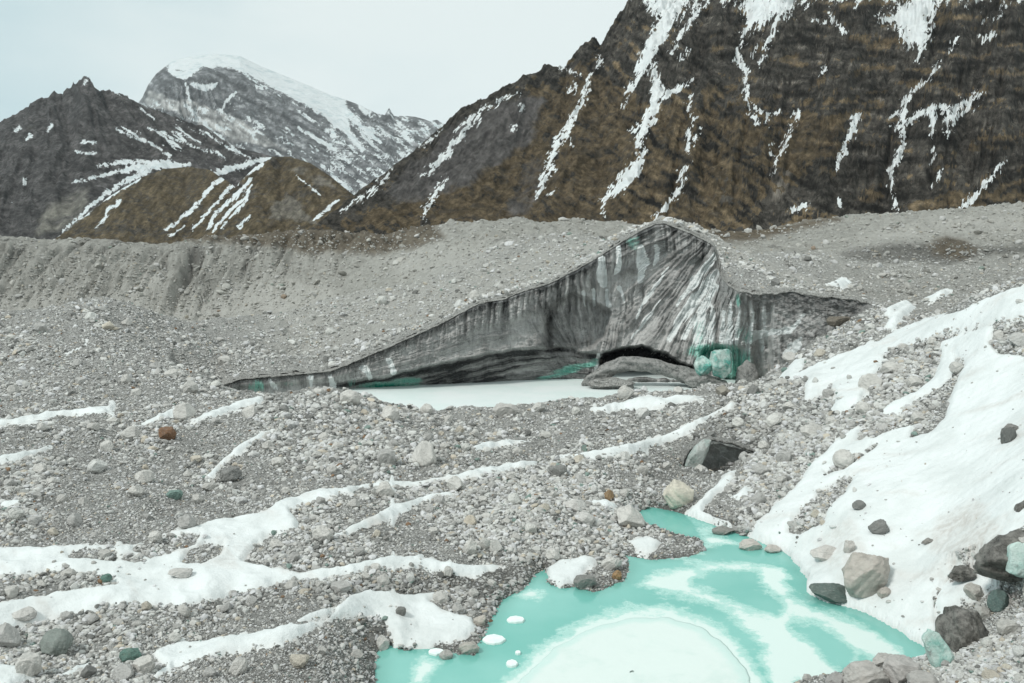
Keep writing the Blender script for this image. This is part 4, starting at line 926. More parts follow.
PALE = (0.43, 0.42, 0.395); TAN = (0.42, 0.38, 0.315); MID = (0.29, 0.285, 0.27); DARK = (0.16, 0.16, 0.153); TEAL = (0.13, 0.215, 0.185); RUST = (0.24, 0.12, 0.055)
HAND = [
 (867, 597, 56, 42, (0.33, 0.305, 0.275), 'large rounded tan boulder resting on the snow bank beside the turquoise pond', 6, 0.12),
 (836, 604, 50, 15, (0.085, 0.11, 0.10), 'flat dark teal slab jutting over the water under the large tan boulder', 3, 0.1),
 (880, 535, 22, 14, DARK, 'dark boulder alone on the open snow above the large tan boulder', 1, 0),
 (860, 511, 14, 9, DARK, 'smaller dark boulder on the open snow, up slope of the other dark boulder', 5, 0.2),
 (631, 531, 30, 24, PALE, 'pale block on the spit where the pond narrows', 2, 0),
 (679, 508, 32, 26, (0.45, 0.42, 0.355), 'pale tan blocky boulder at the head of the pond below the ice hollow', 8, 0),
 (424, 468, 26, 26, PALE, 'pale upright boulder standing out in the middle of the rubble field', 4, 0.1),
 (166, 442, 19, 13, (0.15, 0.085, 0.05), 'rust brown boulder on grey rubble in front of the ice cliff', 0, 0),
 (55, 659, 34, 26, (0.165, 0.185, 0.17), 'large grey green boulder below the widest snow drift', 9, -0.1),
 (130, 663, 24, 15, (0.095, 0.165, 0.14), 'green boulder beside pale blocks at the tip of the lower snow drift', 5, 0.1),
 (28, 676, 28, 20, PALE, 'pale rounded boulder just below the large grey green boulder', 0, 0),
 (5, 652, 26, 26, (0.36, 0.355, 0.34), 'pale boulder cut by the left edge of the picture', 2, 0),
 (144, 677, 24, 18, PALE, 'pale angular block just right of the green boulder', 10, 0.2),
 (122, 681, 22, 16, (0.38, 0.375, 0.36), 'pale flat block directly below the green boulder', 7, 0),
 (751, 551, 24, 11, (0.40, 0.37, 0.34), 'pale round topped stone standing in the pond near the snow bank', 4, 0),
 (724, 536, 24, 9, (0.20, 0.195, 0.18), 'dark low rock at the edge of the narrow channel of the pond', 11, 0),
 (773, 554, 18, 8, (0.42, 0.39, 0.36), 'small pale stone at the water edge right of the round topped stone', 1, 0),
 (585, 591, 24, 13, (0.17, 0.17, 0.16), 'dark smooth rock at the waterline of the stony point', 0, 0),
 (612, 571, 22, 13, PALE, 'pale block on top of the stony point reaching into the pond', 6, 0),
 (609, 501, 11, 10, (0.20, 0.135, 0.075), 'orange brown stone beside the narrow head of the pond', 3, 0),
 (617, 581, 11, 9, (0.26, 0.165, 0.085), 'orange stone on the stony point', 1, 0.4),
 (725, 397, 17, 11, (0.22, 0.205, 0.175), 'brownish rock at the shore of the frozen lake under the ice blocks', 2, 0),
 (505, 418, 26, 13, (0.37, 0.36, 0.34), 'broad pale boulder on the near shore of the frozen lake', 0, 0),
 (469, 654, 22, 12, (0.36, 0.34, 0.31), 'largest pale stone of the little heap at the left pond shore', 5, 0),
 (446, 660, 15, 9, (0.34, 0.33, 0.31), 'small stone standing in the water beside the heap at the left pond shore', 8, 0),
 (480, 627, 15, 10, (0.40, 0.37, 0.33), 'pointed pale stone at the pond edge beside the snow patch', 10, -0.3),
 (470, 556, 16, 17, PALE, 'pale block leading the cluster of pale blocks above the pond', 2, 0),
 (485, 551, 12, 13, (0.40, 0.395, 0.37), 'middle block of the cluster of pale blocks above the pond', 6, 0.1),
 (494, 553, 16, 12, (0.38, 0.375, 0.355), 'tilted block at the right of the cluster of pale blocks above the pond', 7, 0.3),
 (470, 527, 14, 11, TAN, 'tan stone in the rubble above the cluster of pale blocks', 4, 0),
 (143, 484, 19, 13, PALE, 'upper of two pale blocks on the bare rubble above the snow drift', 3, 0.1),
 (135, 498, 16, 12, PALE, 'lower of two pale blocks on the bare rubble above the snow drift', 8, 0),
 (174, 500, 17, 9, (0.14, 0.21, 0.185), 'flat grey green stone on bare rubble above the snow drift', 0, 0),
 (105, 584, 12, 9, (0.095, 0.165, 0.14), 'small green stone on the gravel strip inside the snow drift', 1, 0),
 (179, 578, 25, 9, (0.42, 0.41, 0.39), 'pale stone half buried in the middle of the snow drift', 9, 0),
 (22, 622, 26, 12, (0.43, 0.42, 0.40), 'pale stone half buried in the snow near the left edge', 11, 0),
 (1001, 612, 23, 20, (0.09, 0.13, 0.12), 'dark teal boulder on the heap between the two dirty ice blocks', 5, 0),
 (1008, 636, 20, 15, (0.38, 0.37, 0.345), 'pale round stone below the dark teal boulder', 0, 0),
 (984, 622, 18, 14, (0.33, 0.32, 0.3), 'grey stone left of the pale round stone by the lower dirty ice block', 7, 0),
 (976, 600, 24, 14, (0.36, 0.345, 0.315), 'pale brown stone between the two dirty ice blocks', 6, 0.15),
 (826, 560, 30, 12, (0.44, 0.42, 0.395), 'long pale slab half buried in the snow beside the pond', 3, -0.1),
 (849, 553, 14, 13, (0.42, 0.40, 0.375), 'pale upright stone at the end of the half buried slab', 2, 0.5),
 (868, 690, 48, 26, (0.335, 0.32, 0.30), 'biggest grey rock of the heap at the bottom edge beside the pond', 4, 0.05),
 (905, 686, 40, 24, (0.34, 0.325, 0.31), 'smooth grey rock right of the biggest rock of the bottom heap', 0, 0.1),
 (925, 697, 32, 22, (0.30, 0.29, 0.275), 'rightmost grey rock of the bottom heap', 9, 0),
 (838, 690, 24, 14, (0.28, 0.27, 0.26), 'low rock at the left end of the bottom heap', 5, 0),
 (884, 668, 26, 13, (0.36, 0.345, 0.325), 'rock lying on top of the bottom heap', 6, 0.2),
 (1008, 444, 15, 16, (0.10, 0.103, 0.098), 'dark jagged rock poking out of the upper snow slope', 10, 0.3),
 (1012, 434, 20, 9, (0.17, 0.165, 0.155), 'flat grey rock capping the dark jagged rock in the upper snow', 3, 0),
 (928, 545, 11, 6, (0.22, 0.21, 0.195), 'small stone on open snow between dark boulder and dirty ice', 2, 0),
 (885, 598, 14, 10, (0.35, 0.32, 0.29), 'wedge shaped stone in the snow right of the large tan boulder', 7, 0.6),
 (105, 452, 15, 11, PALE, 'pale block near the left snow streaks', 5, 0),
 (385, 498, 20, 15, PALE, 'pale block beside the long thin snow drift', 4, 0),
 (357, 660, 14, 9, (0.36, 0.35, 0.33), 'grey stone on the dark gravel left of the pond', 1, 0),
 (401, 616, 12, 8, (0.16, 0.16, 0.15), 'small dark stone lying on the snow patch beside the pond', 0, 0),
 (585, 526, 24, 12, (0.42, 0.41, 0.39), 'broad pale slab near the top of the rubble bank by the pond', 6, 0),
 (575, 512, 26, 11, (0.43, 0.42, 0.40), 'long pale slab above the broad slab on the rubble bank', 3, 0.1),
 (840, 327, 26, 10, (0.12, 0.105, 0.085), 'dark brown rock hump in the snow band high on the slope', 0, 0),
 (780, 186, 0, 0, PALE, '', 0, 0),
]
taken = []
for (px, py, w, h, c, lab, var, tilt) in HAND:
    if not w: continue
    o = boulder(px, py, w, h, c, lab, variant=var, tilt=tilt)
    if o: taken.append((px, py, w))

# further countable stones, by zone and tone
def zone_of(px, py, D):
    if px > 740 and D < 90: return 0
    if D > 105: return 1
    if px < 330 and py > 520: return 2
    if px < 330: return 3
    if py > 480: return 4
    return 5
ZN = ['on the steep bank below the snowy slope', 'on the debris behind the ice cliff', 'around the wide snow drifts', 'on the stony hummocks in front of the far grey mound', 'on the rubble bank above the pond', 'on the rubble between the frozen lake and the pond']
TN = [('pale', PALE), ('mid grey', (0.34, 0.335, 0.32)), ('dark', (0.17, 0.17, 0.162)), ('tan', (0.40, 0.37, 0.315))]
wb = wsm * np.clip(coarse, 0.15, 2) * np.interp(c_(DD), [55, 85, 110, 295, 300], [1.0, 0.35, 0.12, 0.12, 0])
aB, LB = place(2200, wb)
count = 0
for a, L in zip(aB, LB):
    if count >= 215: break
    D = math.exp(L); z = float(sample(TOPZ, np.float64(a), np.float64(L)))
    px, py = proj(a * D, D, z)
    if not (0 < px < 1024 and 285 < py < 683): continue
    s = min(9.0 * (1 - random.random()) ** (-1 / 3.2), 20, max(1.7 * F / D, 6.5))
    if D > 130 and random.random() < 0.5: continue
    if float(sample(np.where(SNOWED, 1.0, 0.0), np.float64(a), np.float64(L))) > 0.3 and random.random() < 0.85: continue
    if any(abs(px - t[0]) + abs(py - t[1]) < 0.9 * (t[2] + s) for t in taken): continue
    taken.append((px, py, s))
    t = random.choices(range(4), [0.66, 0.25, 0.04, 0.05])[0]
    zi = zone_of(px, py, D)
    kk = random.uniform(0.88, 1.12); c = tuple(v * kk for v in TN[t][1])
    boulder(px, py, s * 1.15, s * random.uniform(0.6, 0.95), c, f'small {TN[t][0]} boulder {ZN[zi]}', group=f'{TN[t][0]} boulders {ZN[zi]}', at=(a * D, D, z), heading=random.uniform(0, 6.28))
    count += 1
print('boulders', count, time.time() - T0)

# ------------------------------------------------------------------ water
def flat_sheet(name, poly, z, mat, step_px, attrs_fn, kind='structure', grow=0.6):
    p = on_level(np.array(poly)[:, 0], np.array(poly)[:, 1], z)[:, :2]
    x0, y0 = p.min(0) - 1; x1, y1 = p.max(0) + 1
    nx = int((x1 - x0) / step_px) + 2; ny = int((y1 - y0) / step_px) + 2
    X, Y = np.meshgrid(np.linspace(x0, x1, nx), np.linspace(y0, y1, ny))
    s = sdf(X, Y, p.tolist(), 10)
    k = s > -grow
    kf_ = k[:-1, :-1] & k[1:, :-1] & k[:-1, 1:] & k[1:, 1:]
    f = grid_faces(ny, nx, kf_); ids = np.unique(f); rm = np.full(nx * ny, -1); rm[ids] = np.arange(len(ids))
    PX, PY = proj(X, Y, np.full(X.shape, z))
    at = {kk: vv.ravel()[ids] for kk, vv in attrs_fn(X, Y, PX, PY, s).items()}
    return mesh_np(name, np.stack([X, Y, np.full(X.shape, z)], -1).reshape(-1, 3)[ids], rm[f], mat, at)

PLATE = [(500, 700), (513, 688), (530, 671), (555, 648), (590, 629), (630, 618), (670, 618), (703, 628), (728, 647), (747, 672), (756, 692), (752, 712), (720, 728), (640, 738), (550, 728), (510, 712)]
def pond_attrs(X, Y, PX, PY, s):
    fa = sdf(PX, PY, [(632, 586), (650, 571), (690, 560), (740, 556), (788, 562), (796, 590), (815, 604), (850, 614), (880, 632), (905, 650), (900, 668), (860, 658), (848, 690), (772, 690), (760, 650), (730, 622), (700, 606), (660, 598)])
    w1 = sdf(PX, PY, [(698, 582), (720, 575), (757, 572), (752, 585), (776, 605), (776, 612), (758, 607), (738, 597), (715, 589)])
    w2 = sdf(PX, PY, [(793, 624), (815, 627), (835, 640), (852, 656), (846, 668), (830, 656), (812, 638)])
    v = np.minimum(fa, np.minimum(-w1, -w2)) / 15.0
    v = np.maximum(v, sdf(PX, PY, [(505, 596), (530, 588), (558, 598), (540, 604), (522, 599)]) / 14.0)
    v = np.maximum(v, sdf(PX, PY, [(410, 660), (425, 650), (445, 662), (425, 690), (405, 690)]) / 12.0)
    v = np.maximum(v, sdf(PX, PY, [(690, 520), (720, 530), (745, 545), (700, 556), (660, 560), (700, 545)]) / 18.0)
    # long swirls left by the drifting slush
    cx, cy = on_level(640, 690)[:2]
    r = np.hypot(X - cx, (Y - cy) * 0.8)
    v = v + 0.30 * noise2(r * 1.3 + 0.8 * fbm(X / 4, Y / 4, 3, 11), np.arctan2(Y - cy, X - cx) * 1.5, 201) + 0.12 * fbm(X / 1.2, Y / 1.2, 4, 205)
    ring = np.exp(-((r - 5.4) / 0.5) ** 2) * 0.35
    v = v + ring - 0.12
    pl = sdf(PX, PY, PLATE)
    v = np.maximum(v, 0.85 + pl / 16.0 + 0.35 * fbm(X / 0.9, Y / 0.9, 4, 207))
    return dict(ice=np.clip(v + 0.12, -0.6, 1.1), shoal=0.5 * sstep(0.9, 0.0, s))
tag(flat_sheet('pond', POND, 0.0, M_POND, 0.13, pond_attrs, grow=1.2), kind='structure')
tag(flat_sheet('frozen_lake', LAKE, 0.02, M_LAKE, 0.8, lambda X, Y, PX, PY, s: dict(e=s), grow=2.0), kind='structure')

def ice_sheet(name, outline, thick, mat, label, cat='ice sheet', group=None, rings=40):
    p = on_level(np.array(outline, float)[:, 0], np.array(outline, float)[:, 1])[:, :2]
    n = 160; q = np.vstack([p, p[:1]]); t = np.linspace(0, len(p), n, endpoint=False)
    ox = np.interp(t, np.arange(len(q)), q[:, 0]); oy = np.interp(t, np.arange(len(q)), q[:, 1])
    for _ in range(3): ox = (ox + np.roll(ox, 1) + np.roll(ox, -1)) / 3; oy = (oy + np.roll(oy, 1) + np.roll(oy, -1)) / 3
    c = np.array([ox.mean(), oy.mean()]); span = np.hypot(ox - c[0], oy - c[1])
    wobs = 1 + 0.04 * fbm(np.cos(t / len(p) * 6.283) * 6, np.sin(t / len(p) * 6.283) * 6, 4, 211)
    rho = np.r_[np.linspace(0.02, 0.9, rings), 0.95, 0.98, 1.0, 0.995]
    zz = np.r_[np.full(rings, thick), thick * 0.95, thick * 0.75, thick * 0.3, -0.12]
    X = c[0] + rho[:, None] * (ox - c[0]) * wobs; Y = c[1] + rho[:, None] * (oy - c[1]) * wobs
    Z = zz[:, None] + 0.012 * fbm(X * 1.2, Y * 1.2, 3, 221) * (rho[:, None] < 0.97)
    V = np.stack([X - c[0], Y - c[1], Z], -1)
    V = np.concatenate([V, V[:, :1]], 1)
    e = np.broadcast_to(((1 - rho) * span.mean() / 1.0)[:, None], V.shape[:2])
    o = mesh_np(name, V.reshape(-1, 3), grid_faces(len(rho), n + 1), mat, dict(edge=np.clip(e, 0, 1)))
    o.location = (c[0], c[1], 0.0)
    return tag(o, label, cat, group)
ice_sheet('ice_sheet', [(500, 700), (513, 688), (530, 671), (555, 648), (590, 629), (630, 618), (670, 618), (703, 628), (728, 647), (747, 672), (756, 692), (752, 712), (720, 728), (640, 738), (550, 728), (510, 712)], 0.05, M_PLATE, 'big round plate of white ice floating in the turquoise pond')
FL = [(516, 621, 9, 3.2, 'small white floe left of the big ice plate in open turquoise water'), (512, 665, 6, 3.5, 'round white floe nearest the rim of the big ice plate'), (518, 654, 3, 1.6, 'tiny white ice lump just above the round white floe'),
      (494, 641, 11, 5, 'long white floe reaching out from the stony pond shore'), (436, 653, 9, 3, 'thin white floe beside the stones at the left pond shore'), (925, 662, 12, 5, 'white floe against the lower dirty ice block')]
for px, py, rx, ry, lab in FL:
    an = np.linspace(0, 6.283, 9)[:-1]
    ice_sheet('ice_floe', [(px + rx * math.cos(t) * random.uniform(0.85, 1.15), py - ry * math.sin(t) * random.uniform(0.85, 1.15)) for t in an], 0.10, M_FLOE, lab, 'ice floe', rings=6)

# ------------------------------------------------------------------ ice hollow in the near slope
hq = P(722, 462, 62.4)
hol = empty('ice_hollow', tuple(P(722, 474, 62)))
tag(hol, 'dark hollow of melting ice set in the gravel slope above the pond', 'ice hollow')
ho = np.array(hol.location)
# concave back wall: shell of an ellipsoid opening toward the valley
na, nb = 60, 36
ta, tb = np.meshgrid(np.linspace(0, np.pi, na), np.linspace(0.0, 1, nb))
ox = P(722, 474, 62.0)
rad = 1 - 0.999 * tb
Xh = np.cos(ta) * 2.6 * rad * np.where(np.cos(ta) > 0, 1.3, 1.0); Zh = np.sin(ta) ** 0.8 * 2.6 * (1 - 0.25 * np.cos(ta)) * rad * (1 + 0.12 * np.cos(ta)); Yh = 0.95 * np.sqrt(1 - rad ** 2)
hn = 1 + 0.10 * fbm(np.cos(ta) * 2 + 3, tb * 3, 4, 601)
Vh = np.stack([Xh * hn, Yh * hn, Zh * hn - 0.45], -1)
lip = np.stack([np.cos(ta[0]) * 2.9 * np.where(np.cos(ta[0]) > 0, 1.25, 1), np.full(na, 0.9) - 0.75, np.sin(ta[0]) ** 0.8 * 2.85 * (1 - 0.2 * np.cos(ta[0])) - 0.55], -1) + 0.1 * fbm(np.arange(na) / 5, np.zeros(na), 3, 3)[:, None]
lip2 = np.stack([np.cos(ta[0]) * 3.3, np.full(na, 2.6), np.sin(ta[0]) ** 0.8 * 2.8 - 0.75], -1)
lj = lip + 0.16 * np.stack([fbm(np.arange(na) / 3, np.zeros(na) + q9, 4, 5) for q9 in (0, 7, 13)], -1)
mesh_np('hollow_wall', (np.concatenate([lj[None] * np.array([1, 1, 1]) + np.array([0, 0.05, -0.02]), Vh], 0) + ox - ho).reshape(-1, 3), grid_faces(nb + 1, na), M_HOLLOW, parent=hol)
lrow = np.stack([lip2, lip * 0.55 + lip2 * 0.45 + np.array([0, 0, 0.22]), lj + np.array([0, 0.12, 0.12]), lj + np.array([0, -0.12, 0.03]), lj + np.array([0, 0.0, -0.08])])
lrow[1:4] += 0.14 * np.stack([fbm(np.arange(na)[None] / 2.5 + np.arange(3)[:, None] * 5, np.zeros((3, na)) + q9, 4, 15) for q9 in (0, 7, 13)], -1)
mesh_np('gravel_lip', (lrow + ox - ho).reshape(-1, 3), grid_faces(5, na), M_GROUND, dict(warm=np.zeros(5 * na), wet_shade=np.repeat([0.2, 0.2, 0.2, 0.6, 0.9], na), brown=np.zeros(5 * na)), parent=hol)  # darker towards the inner edge of the lip
inflated([(685, 466), (688, 456), (695, 446), (704, 439), (711, 440), (708, 450), (703, 462), (697, 473), (689, 474)], 61.3, 0.5, 'ice_lens', M_LENS, 21, parent=hol, origin=ho, ncut=3, nz=0.05)

# ------------------------------------------------------------------ dirty ice blocks at the near right shore
def dirty_block(outline, seam, D, dep, label, seed):
    c = np.array(outline, float).mean(0)
    e = empty('dirty_ice_block', tuple(P(c[0], max(p[1] for p in outline), D)))
    tag(e, label, 'ice block')
    inflated(outline, D, dep, 'silty_body', M_DARKICE, seed, parent=e, origin=np.array(e.location), ncut=16, nz=0.13, expo=0.35)
    inflated(seam, D - dep * 0.95, dep * 0.5, 'clear_ice_seam', M_SEAM, seed + 1, parent=e, origin=np.array(e.location), ncut=9, nz=0.08, expo=0.35)
dirty_block([(938, 640), (941, 618), (950, 608), (968, 612), (985, 618), (990, 636), (985, 660), (968, 682), (952, 672), (944, 660)], [(923, 640), (929, 630), (938, 632), (947, 644), (956, 660), (962, 682), (954, 692), (940, 682), (930, 662)], 30.2, 0.8, 'dirty brown ice block with a clear turquoise seam at the pond shore', 31)
dirty_block([(974, 578), (978, 562), (990, 548), (1004, 538), (1024, 533), (1046, 540), (1050, 570), (1030, 580), (1000, 582)], [(1008, 572), (1010, 548), (1018, 540), (1030, 542), (1034, 560), (1030, 574), (1018, 577)], 34.0, 0.9, 'dark dirty ice block with a pale ice pane higher in the snow slope', 41)
tag(inflated([(946, 576), (953, 568), (966, 566), (976, 571), (974, 580), (960, 583)], 36.2, 0.5, 'dirty_ice_block', M_DARKICE, 51), 'low dark ice hump in the snow left of the block with the pale ice pane', 'ice block')
tag(inflated([(1012, 520), (1018, 506), (1030, 500), (1040, 505), (1036, 522)], 36.0, 0.5, 'dirty_ice_block', M_DARKICE, 53), 'dark ice lump cut by the right edge of the picture in the snow', 'ice block')
print('ice', time.time() - T0)

# ------------------------------------------------------------------ mountains
def mountain(name, crest, base_py, D0, D1, pxr, step, rows, disp, masks, mat, power=1.12, back=1.5, jag=0.0, smooth=True):
    px = np.arange(pxr[0], pxr[1] + step, step)
    t = np.concatenate([np.linspace(0, 1, rows), np.linspace(1, back, max(8, rows // 6))[1:]])
    PXm, Tm = np.meshgrid(px, t)
    pc = interp(crest, PXm) + jag * ridged(PXm / 7.0, 0 * PXm, 4, 801, 0.6)
    d0 = interp(D0, PXm); d1 = interp(D1, PXm)
    z0 = P(PXm, base_py, d0)[..., 2]; z1 = P(PXm, pc, d1)[..., 2]
    D = d0 + (d1 - d0) * Tm
    tt = np.minimum(Tm, 1)
    Z = z0 + (z1 - z0) * tt ** power - (z1 - z0) * np.maximum(Tm - 1, 0) * 1.3
    A = (PXm - 512) / F / (CP + (341.5 - pc) / F * SP)
    X = A * D
    hgt = np.maximum(z1 - z0, 1)
    dz = disp(PXm, Tm, X, D, Z, hgt)
    win = sstep(0, 0.12, Tm) * (1 - 0.85 * np.exp(-((Tm - 1) / 0.05) ** 2))
    Z = Z + dz * win
    p_x, p_y = proj(X, D, Z)
    at = masks(p_x, p_y, X, D, Z, Tm)
    o = mesh_np(name, np.stack([X, D, Z], -1).reshape(-1, 3), grid_faces(len(t), len(px)), mat, at, smooth=smooth)
    return tag(o, kind='structure')

def snow_strokes(px, py, strokes, polys=(), soft=4.0, seed=0, ang=0.45, amp=3.0, wk=1.0):
    # streaky noise running down the fall line
    u = px + ang * py
    n1 = fbm(u / 4.5, (py - ang * px) / 13.0, 5, 900 + seed, 0.68)
    wxp = px + 5.0 * fbm(px / 14, py / 14, 4, 920 + seed, 0.6)
    v = np.full(px.shape, -30.0)
    for s_ in strokes: v = np.maximum(v, stroke(wxp, py, [(a_, b_, w_ * wk - (0.3 if wk < 1 else 0)) for a_, b_, w_ in s_], 30))
    for p in polys: v = np.maximum(v, 0.45 * sdf(wxp, py, p, 30))
    n2 = fbm(u / 1.9, (py - ang * px) / 6.0, 3, 940 + seed, 0.65)
    v = v + amp * (n1 + 0.55 * n2)
    return np.clip(v / soft, -3, 3)

# right-hand mountain
def beds(px, py):
    """bedding: beds that dip to the right low on the left, almost level ones in the upper right cliffs"""
    wx = px + 12 * fbm(px / 60, py / 45, 3, 973); wy = py + 9 * fbm(px / 55, py / 40, 3, 975)
    A = sstep(35, -35, wx - (742 + 0.9 * (wy - 90)))
    va, ua = wy - 0.66 * wx, wx + 0.66 * wy
    vb, ub = wy - 0.04 * wx, wx
    n1 = A * fbm(va / 11, ua / 70, 4, 977, 0.6) + (1 - A) * fbm(vb / 9, ub / 70, 4, 978, 0.6)
    n2 = A * fbm(va / 5, ua / 26, 3, 979, 0.6) + (1 - A) * fbm(vb / 4.6, ub / 30, 3, 980, 0.6)
    return A, n1, n2
def dispR(px, t, X, D, Z, h):
    c = px - 75 * (t - 0.4) + 22 * fbm(px / 120, t * 2, 3, 811)
    gul = ridged(c / 95, t * 0.5, 4, 821, 0.55)
    small = ridged(c / 30 + 0.5 * fbm(px / 30, t * 9, 2, 3), t * 9, 5, 831, 0.62)
    n = fbm(X / 40, Z / 40 + D / 90, 5, 841, 0.6)
    rockz = sstep(560, 760, px) * sstep(0.2, 0.5, t)
    py = proj(X, D, Z)[1]
    A_, bed, bed2 = beds(px, py)
    mod = np.clip(0.5 + 1.3 * fbm(px / 60, py / 40, 3, 853), 0, 1.3)
    return (h / 200) * (17 * gul * (0.45 + 0.9 * t) + 8.0 * small * (0.4 + t)) + 5.5 * n + (0.35 + 0.65 * rockz) * mod * (9 * bed + 5 * bed2) * (h / 200)
STR_R = [
 [(590, 74, 1), (586, 88, 4), (582, 104, 4), (572, 120, 3.5), (560, 138, 4), (553, 153, 3.5), (544, 175, 3), (537, 198, 1.5)], [(575, 84, 1.5), (570, 93, 1.5)], [(553, 168, 3.5), (545, 182, 2.5), (538, 190, 1)], [(556, 188, 1.5), (548, 196, 1)], [(570, 138, 2), (572, 146, 2)],
 [(676, 2, 4), (668, 20, 9), (655, 42, 9), (645, 60, 7), (636, 78, 4), (627, 95, 2.5), (624, 108, 1)], [(700, 5, 3), (685, 30, 3), (672, 52, 3)], [(652, 66, 4), (658, 88, 7), (654, 108, 6), (642, 128, 5), (638, 142, 4), (645, 150, 2.5), (632, 172, 8), (618, 188, 6), (604, 198, 2.5)], [(692, 80, 1.5), (676, 90, 4), (662, 97, 4)], [(654, 118, 3), (644, 132, 3), (628, 130, 1)], [(606, 197, 2), (602, 217, 1)],
 [(478, 119, 2), (466, 129, 3), (455, 142, 3.5), (444, 158, 4), (432, 170, 3.5), (420, 176, 1)], [(446, 178, 0.8), (438, 190, 2.5), (428, 204, 3), (423, 217, 1)], [(520, 92, 0.8), (505, 98, 1.6), (484, 108, 2), (468, 120, 2), (455, 133, 1.5)], [(440, 132, 0.6), (420, 148, 0.8)],
 [(686, 176, 1.5), (678, 192, 2.5), (664, 208, 2.5), (654, 220, 1)], [(690, 160, 1), (680, 176, 2)], [(392, 168, 0.8), (378, 184, 1.5), (362, 200, 1)], [(360, 196, 0.8), (342, 212, 1.4)], [(522, 106, 2.5), (523, 110, 2)], [(514, 126, 2), (514, 131, 1)], [(563, 68, 1), (580, 74, 1.3)], [(600, 56, 1), (598, 66, 2)],
 [(752, 8, 5), (750, 20, 3), (742, 40, 3), (737, 60, 3), (747, 71, 2.5), (746, 95, 2), (750, 112, 3), (757, 124, 2)], [(752, 108, 2), (768, 114, 2), (780, 112, 1)], [(768, 114, 1.5), (768, 126, 1)], [(786, 6, 5), (776, 24, 2.5), (766, 48, 2), (760, 66, 1.5)], [(757, 46, 1), (751, 60, 1)],
 [(798, 112, 2), (790, 132, 2.5), (783, 148, 2), (775, 162, 1.5), (772, 176, 0.7)], [(770, 146, 1.5), (772, 154, 1)], [(858, 114, 4), (853, 128, 4), (845, 146, 3), (838, 164, 2), (837, 172, 1)],
 [(940, 62, 1), (928, 78, 2), (914, 90, 2), (905, 102, 4), (910, 99, 2)], [(903, 112, 5), (902, 130, 3), (902, 148, 3), (892, 168, 4), (891, 185, 1), (896, 208, 2.5)], [(895, 128, 3), (912, 120, 4), (930, 108, 3.5), (948, 106, 2)], [(932, 112, 5), (932, 128, 3), (932, 138, 1)],
 [(935, 152, 1), (932, 164, 1.5)], [(940, 172, 1), (932, 188, 1)], [(1006, 158, 1.5), (994, 175, 3), (978, 192, 3), (966, 203, 4), (956, 214, 2)], [(980, 214, 1.5), (1000, 208, 1)], [(960, 36, 1.5), (950, 50, 1.5)], [(993, 34, 3), (984, 40, 3), (976, 36, 1)],
 [(808, 204, 3), (794, 210, 3)], [(838, 200, 2.5), (842, 207, 2.5)], [(926, 45, 3), (916, 62, 2)], [(830, 14, 1), (836, 24, 2.5), (845, 32, 3)], [(812, 20, 2), (826, 22, 2)], [(888, 118, 1), (897, 113, 2)], [(826, 68, 1), (820, 74, 1)], [(1000, 14, 0.8), (985, 24, 1.2)],
 [(690, 96, 2), (688, 110, 1)], [(694, 118, 2), (690, 134, 2), (688, 150, 2)], [(700, 130, 1), (694, 145, 1)], [(680, 40, 1), (690, 20, 2)], [(682, 60, 2), (688, 50, 2)]]
POL_R = [[(742, -5), (798, -5), (790, 16), (778, 14), (765, 24), (752, 28), (745, 12)], [(880, 20), (905, 6), (912, -5), (938, -5), (932, 20), (926, 44), (908, 46), (900, 26), (888, 22)], [(946, 110), (960, 104), (979, 94), (966, 110), (952, 122), (949, 133)], [(640, -5), (690, -5), (672, 24), (655, 14)]]
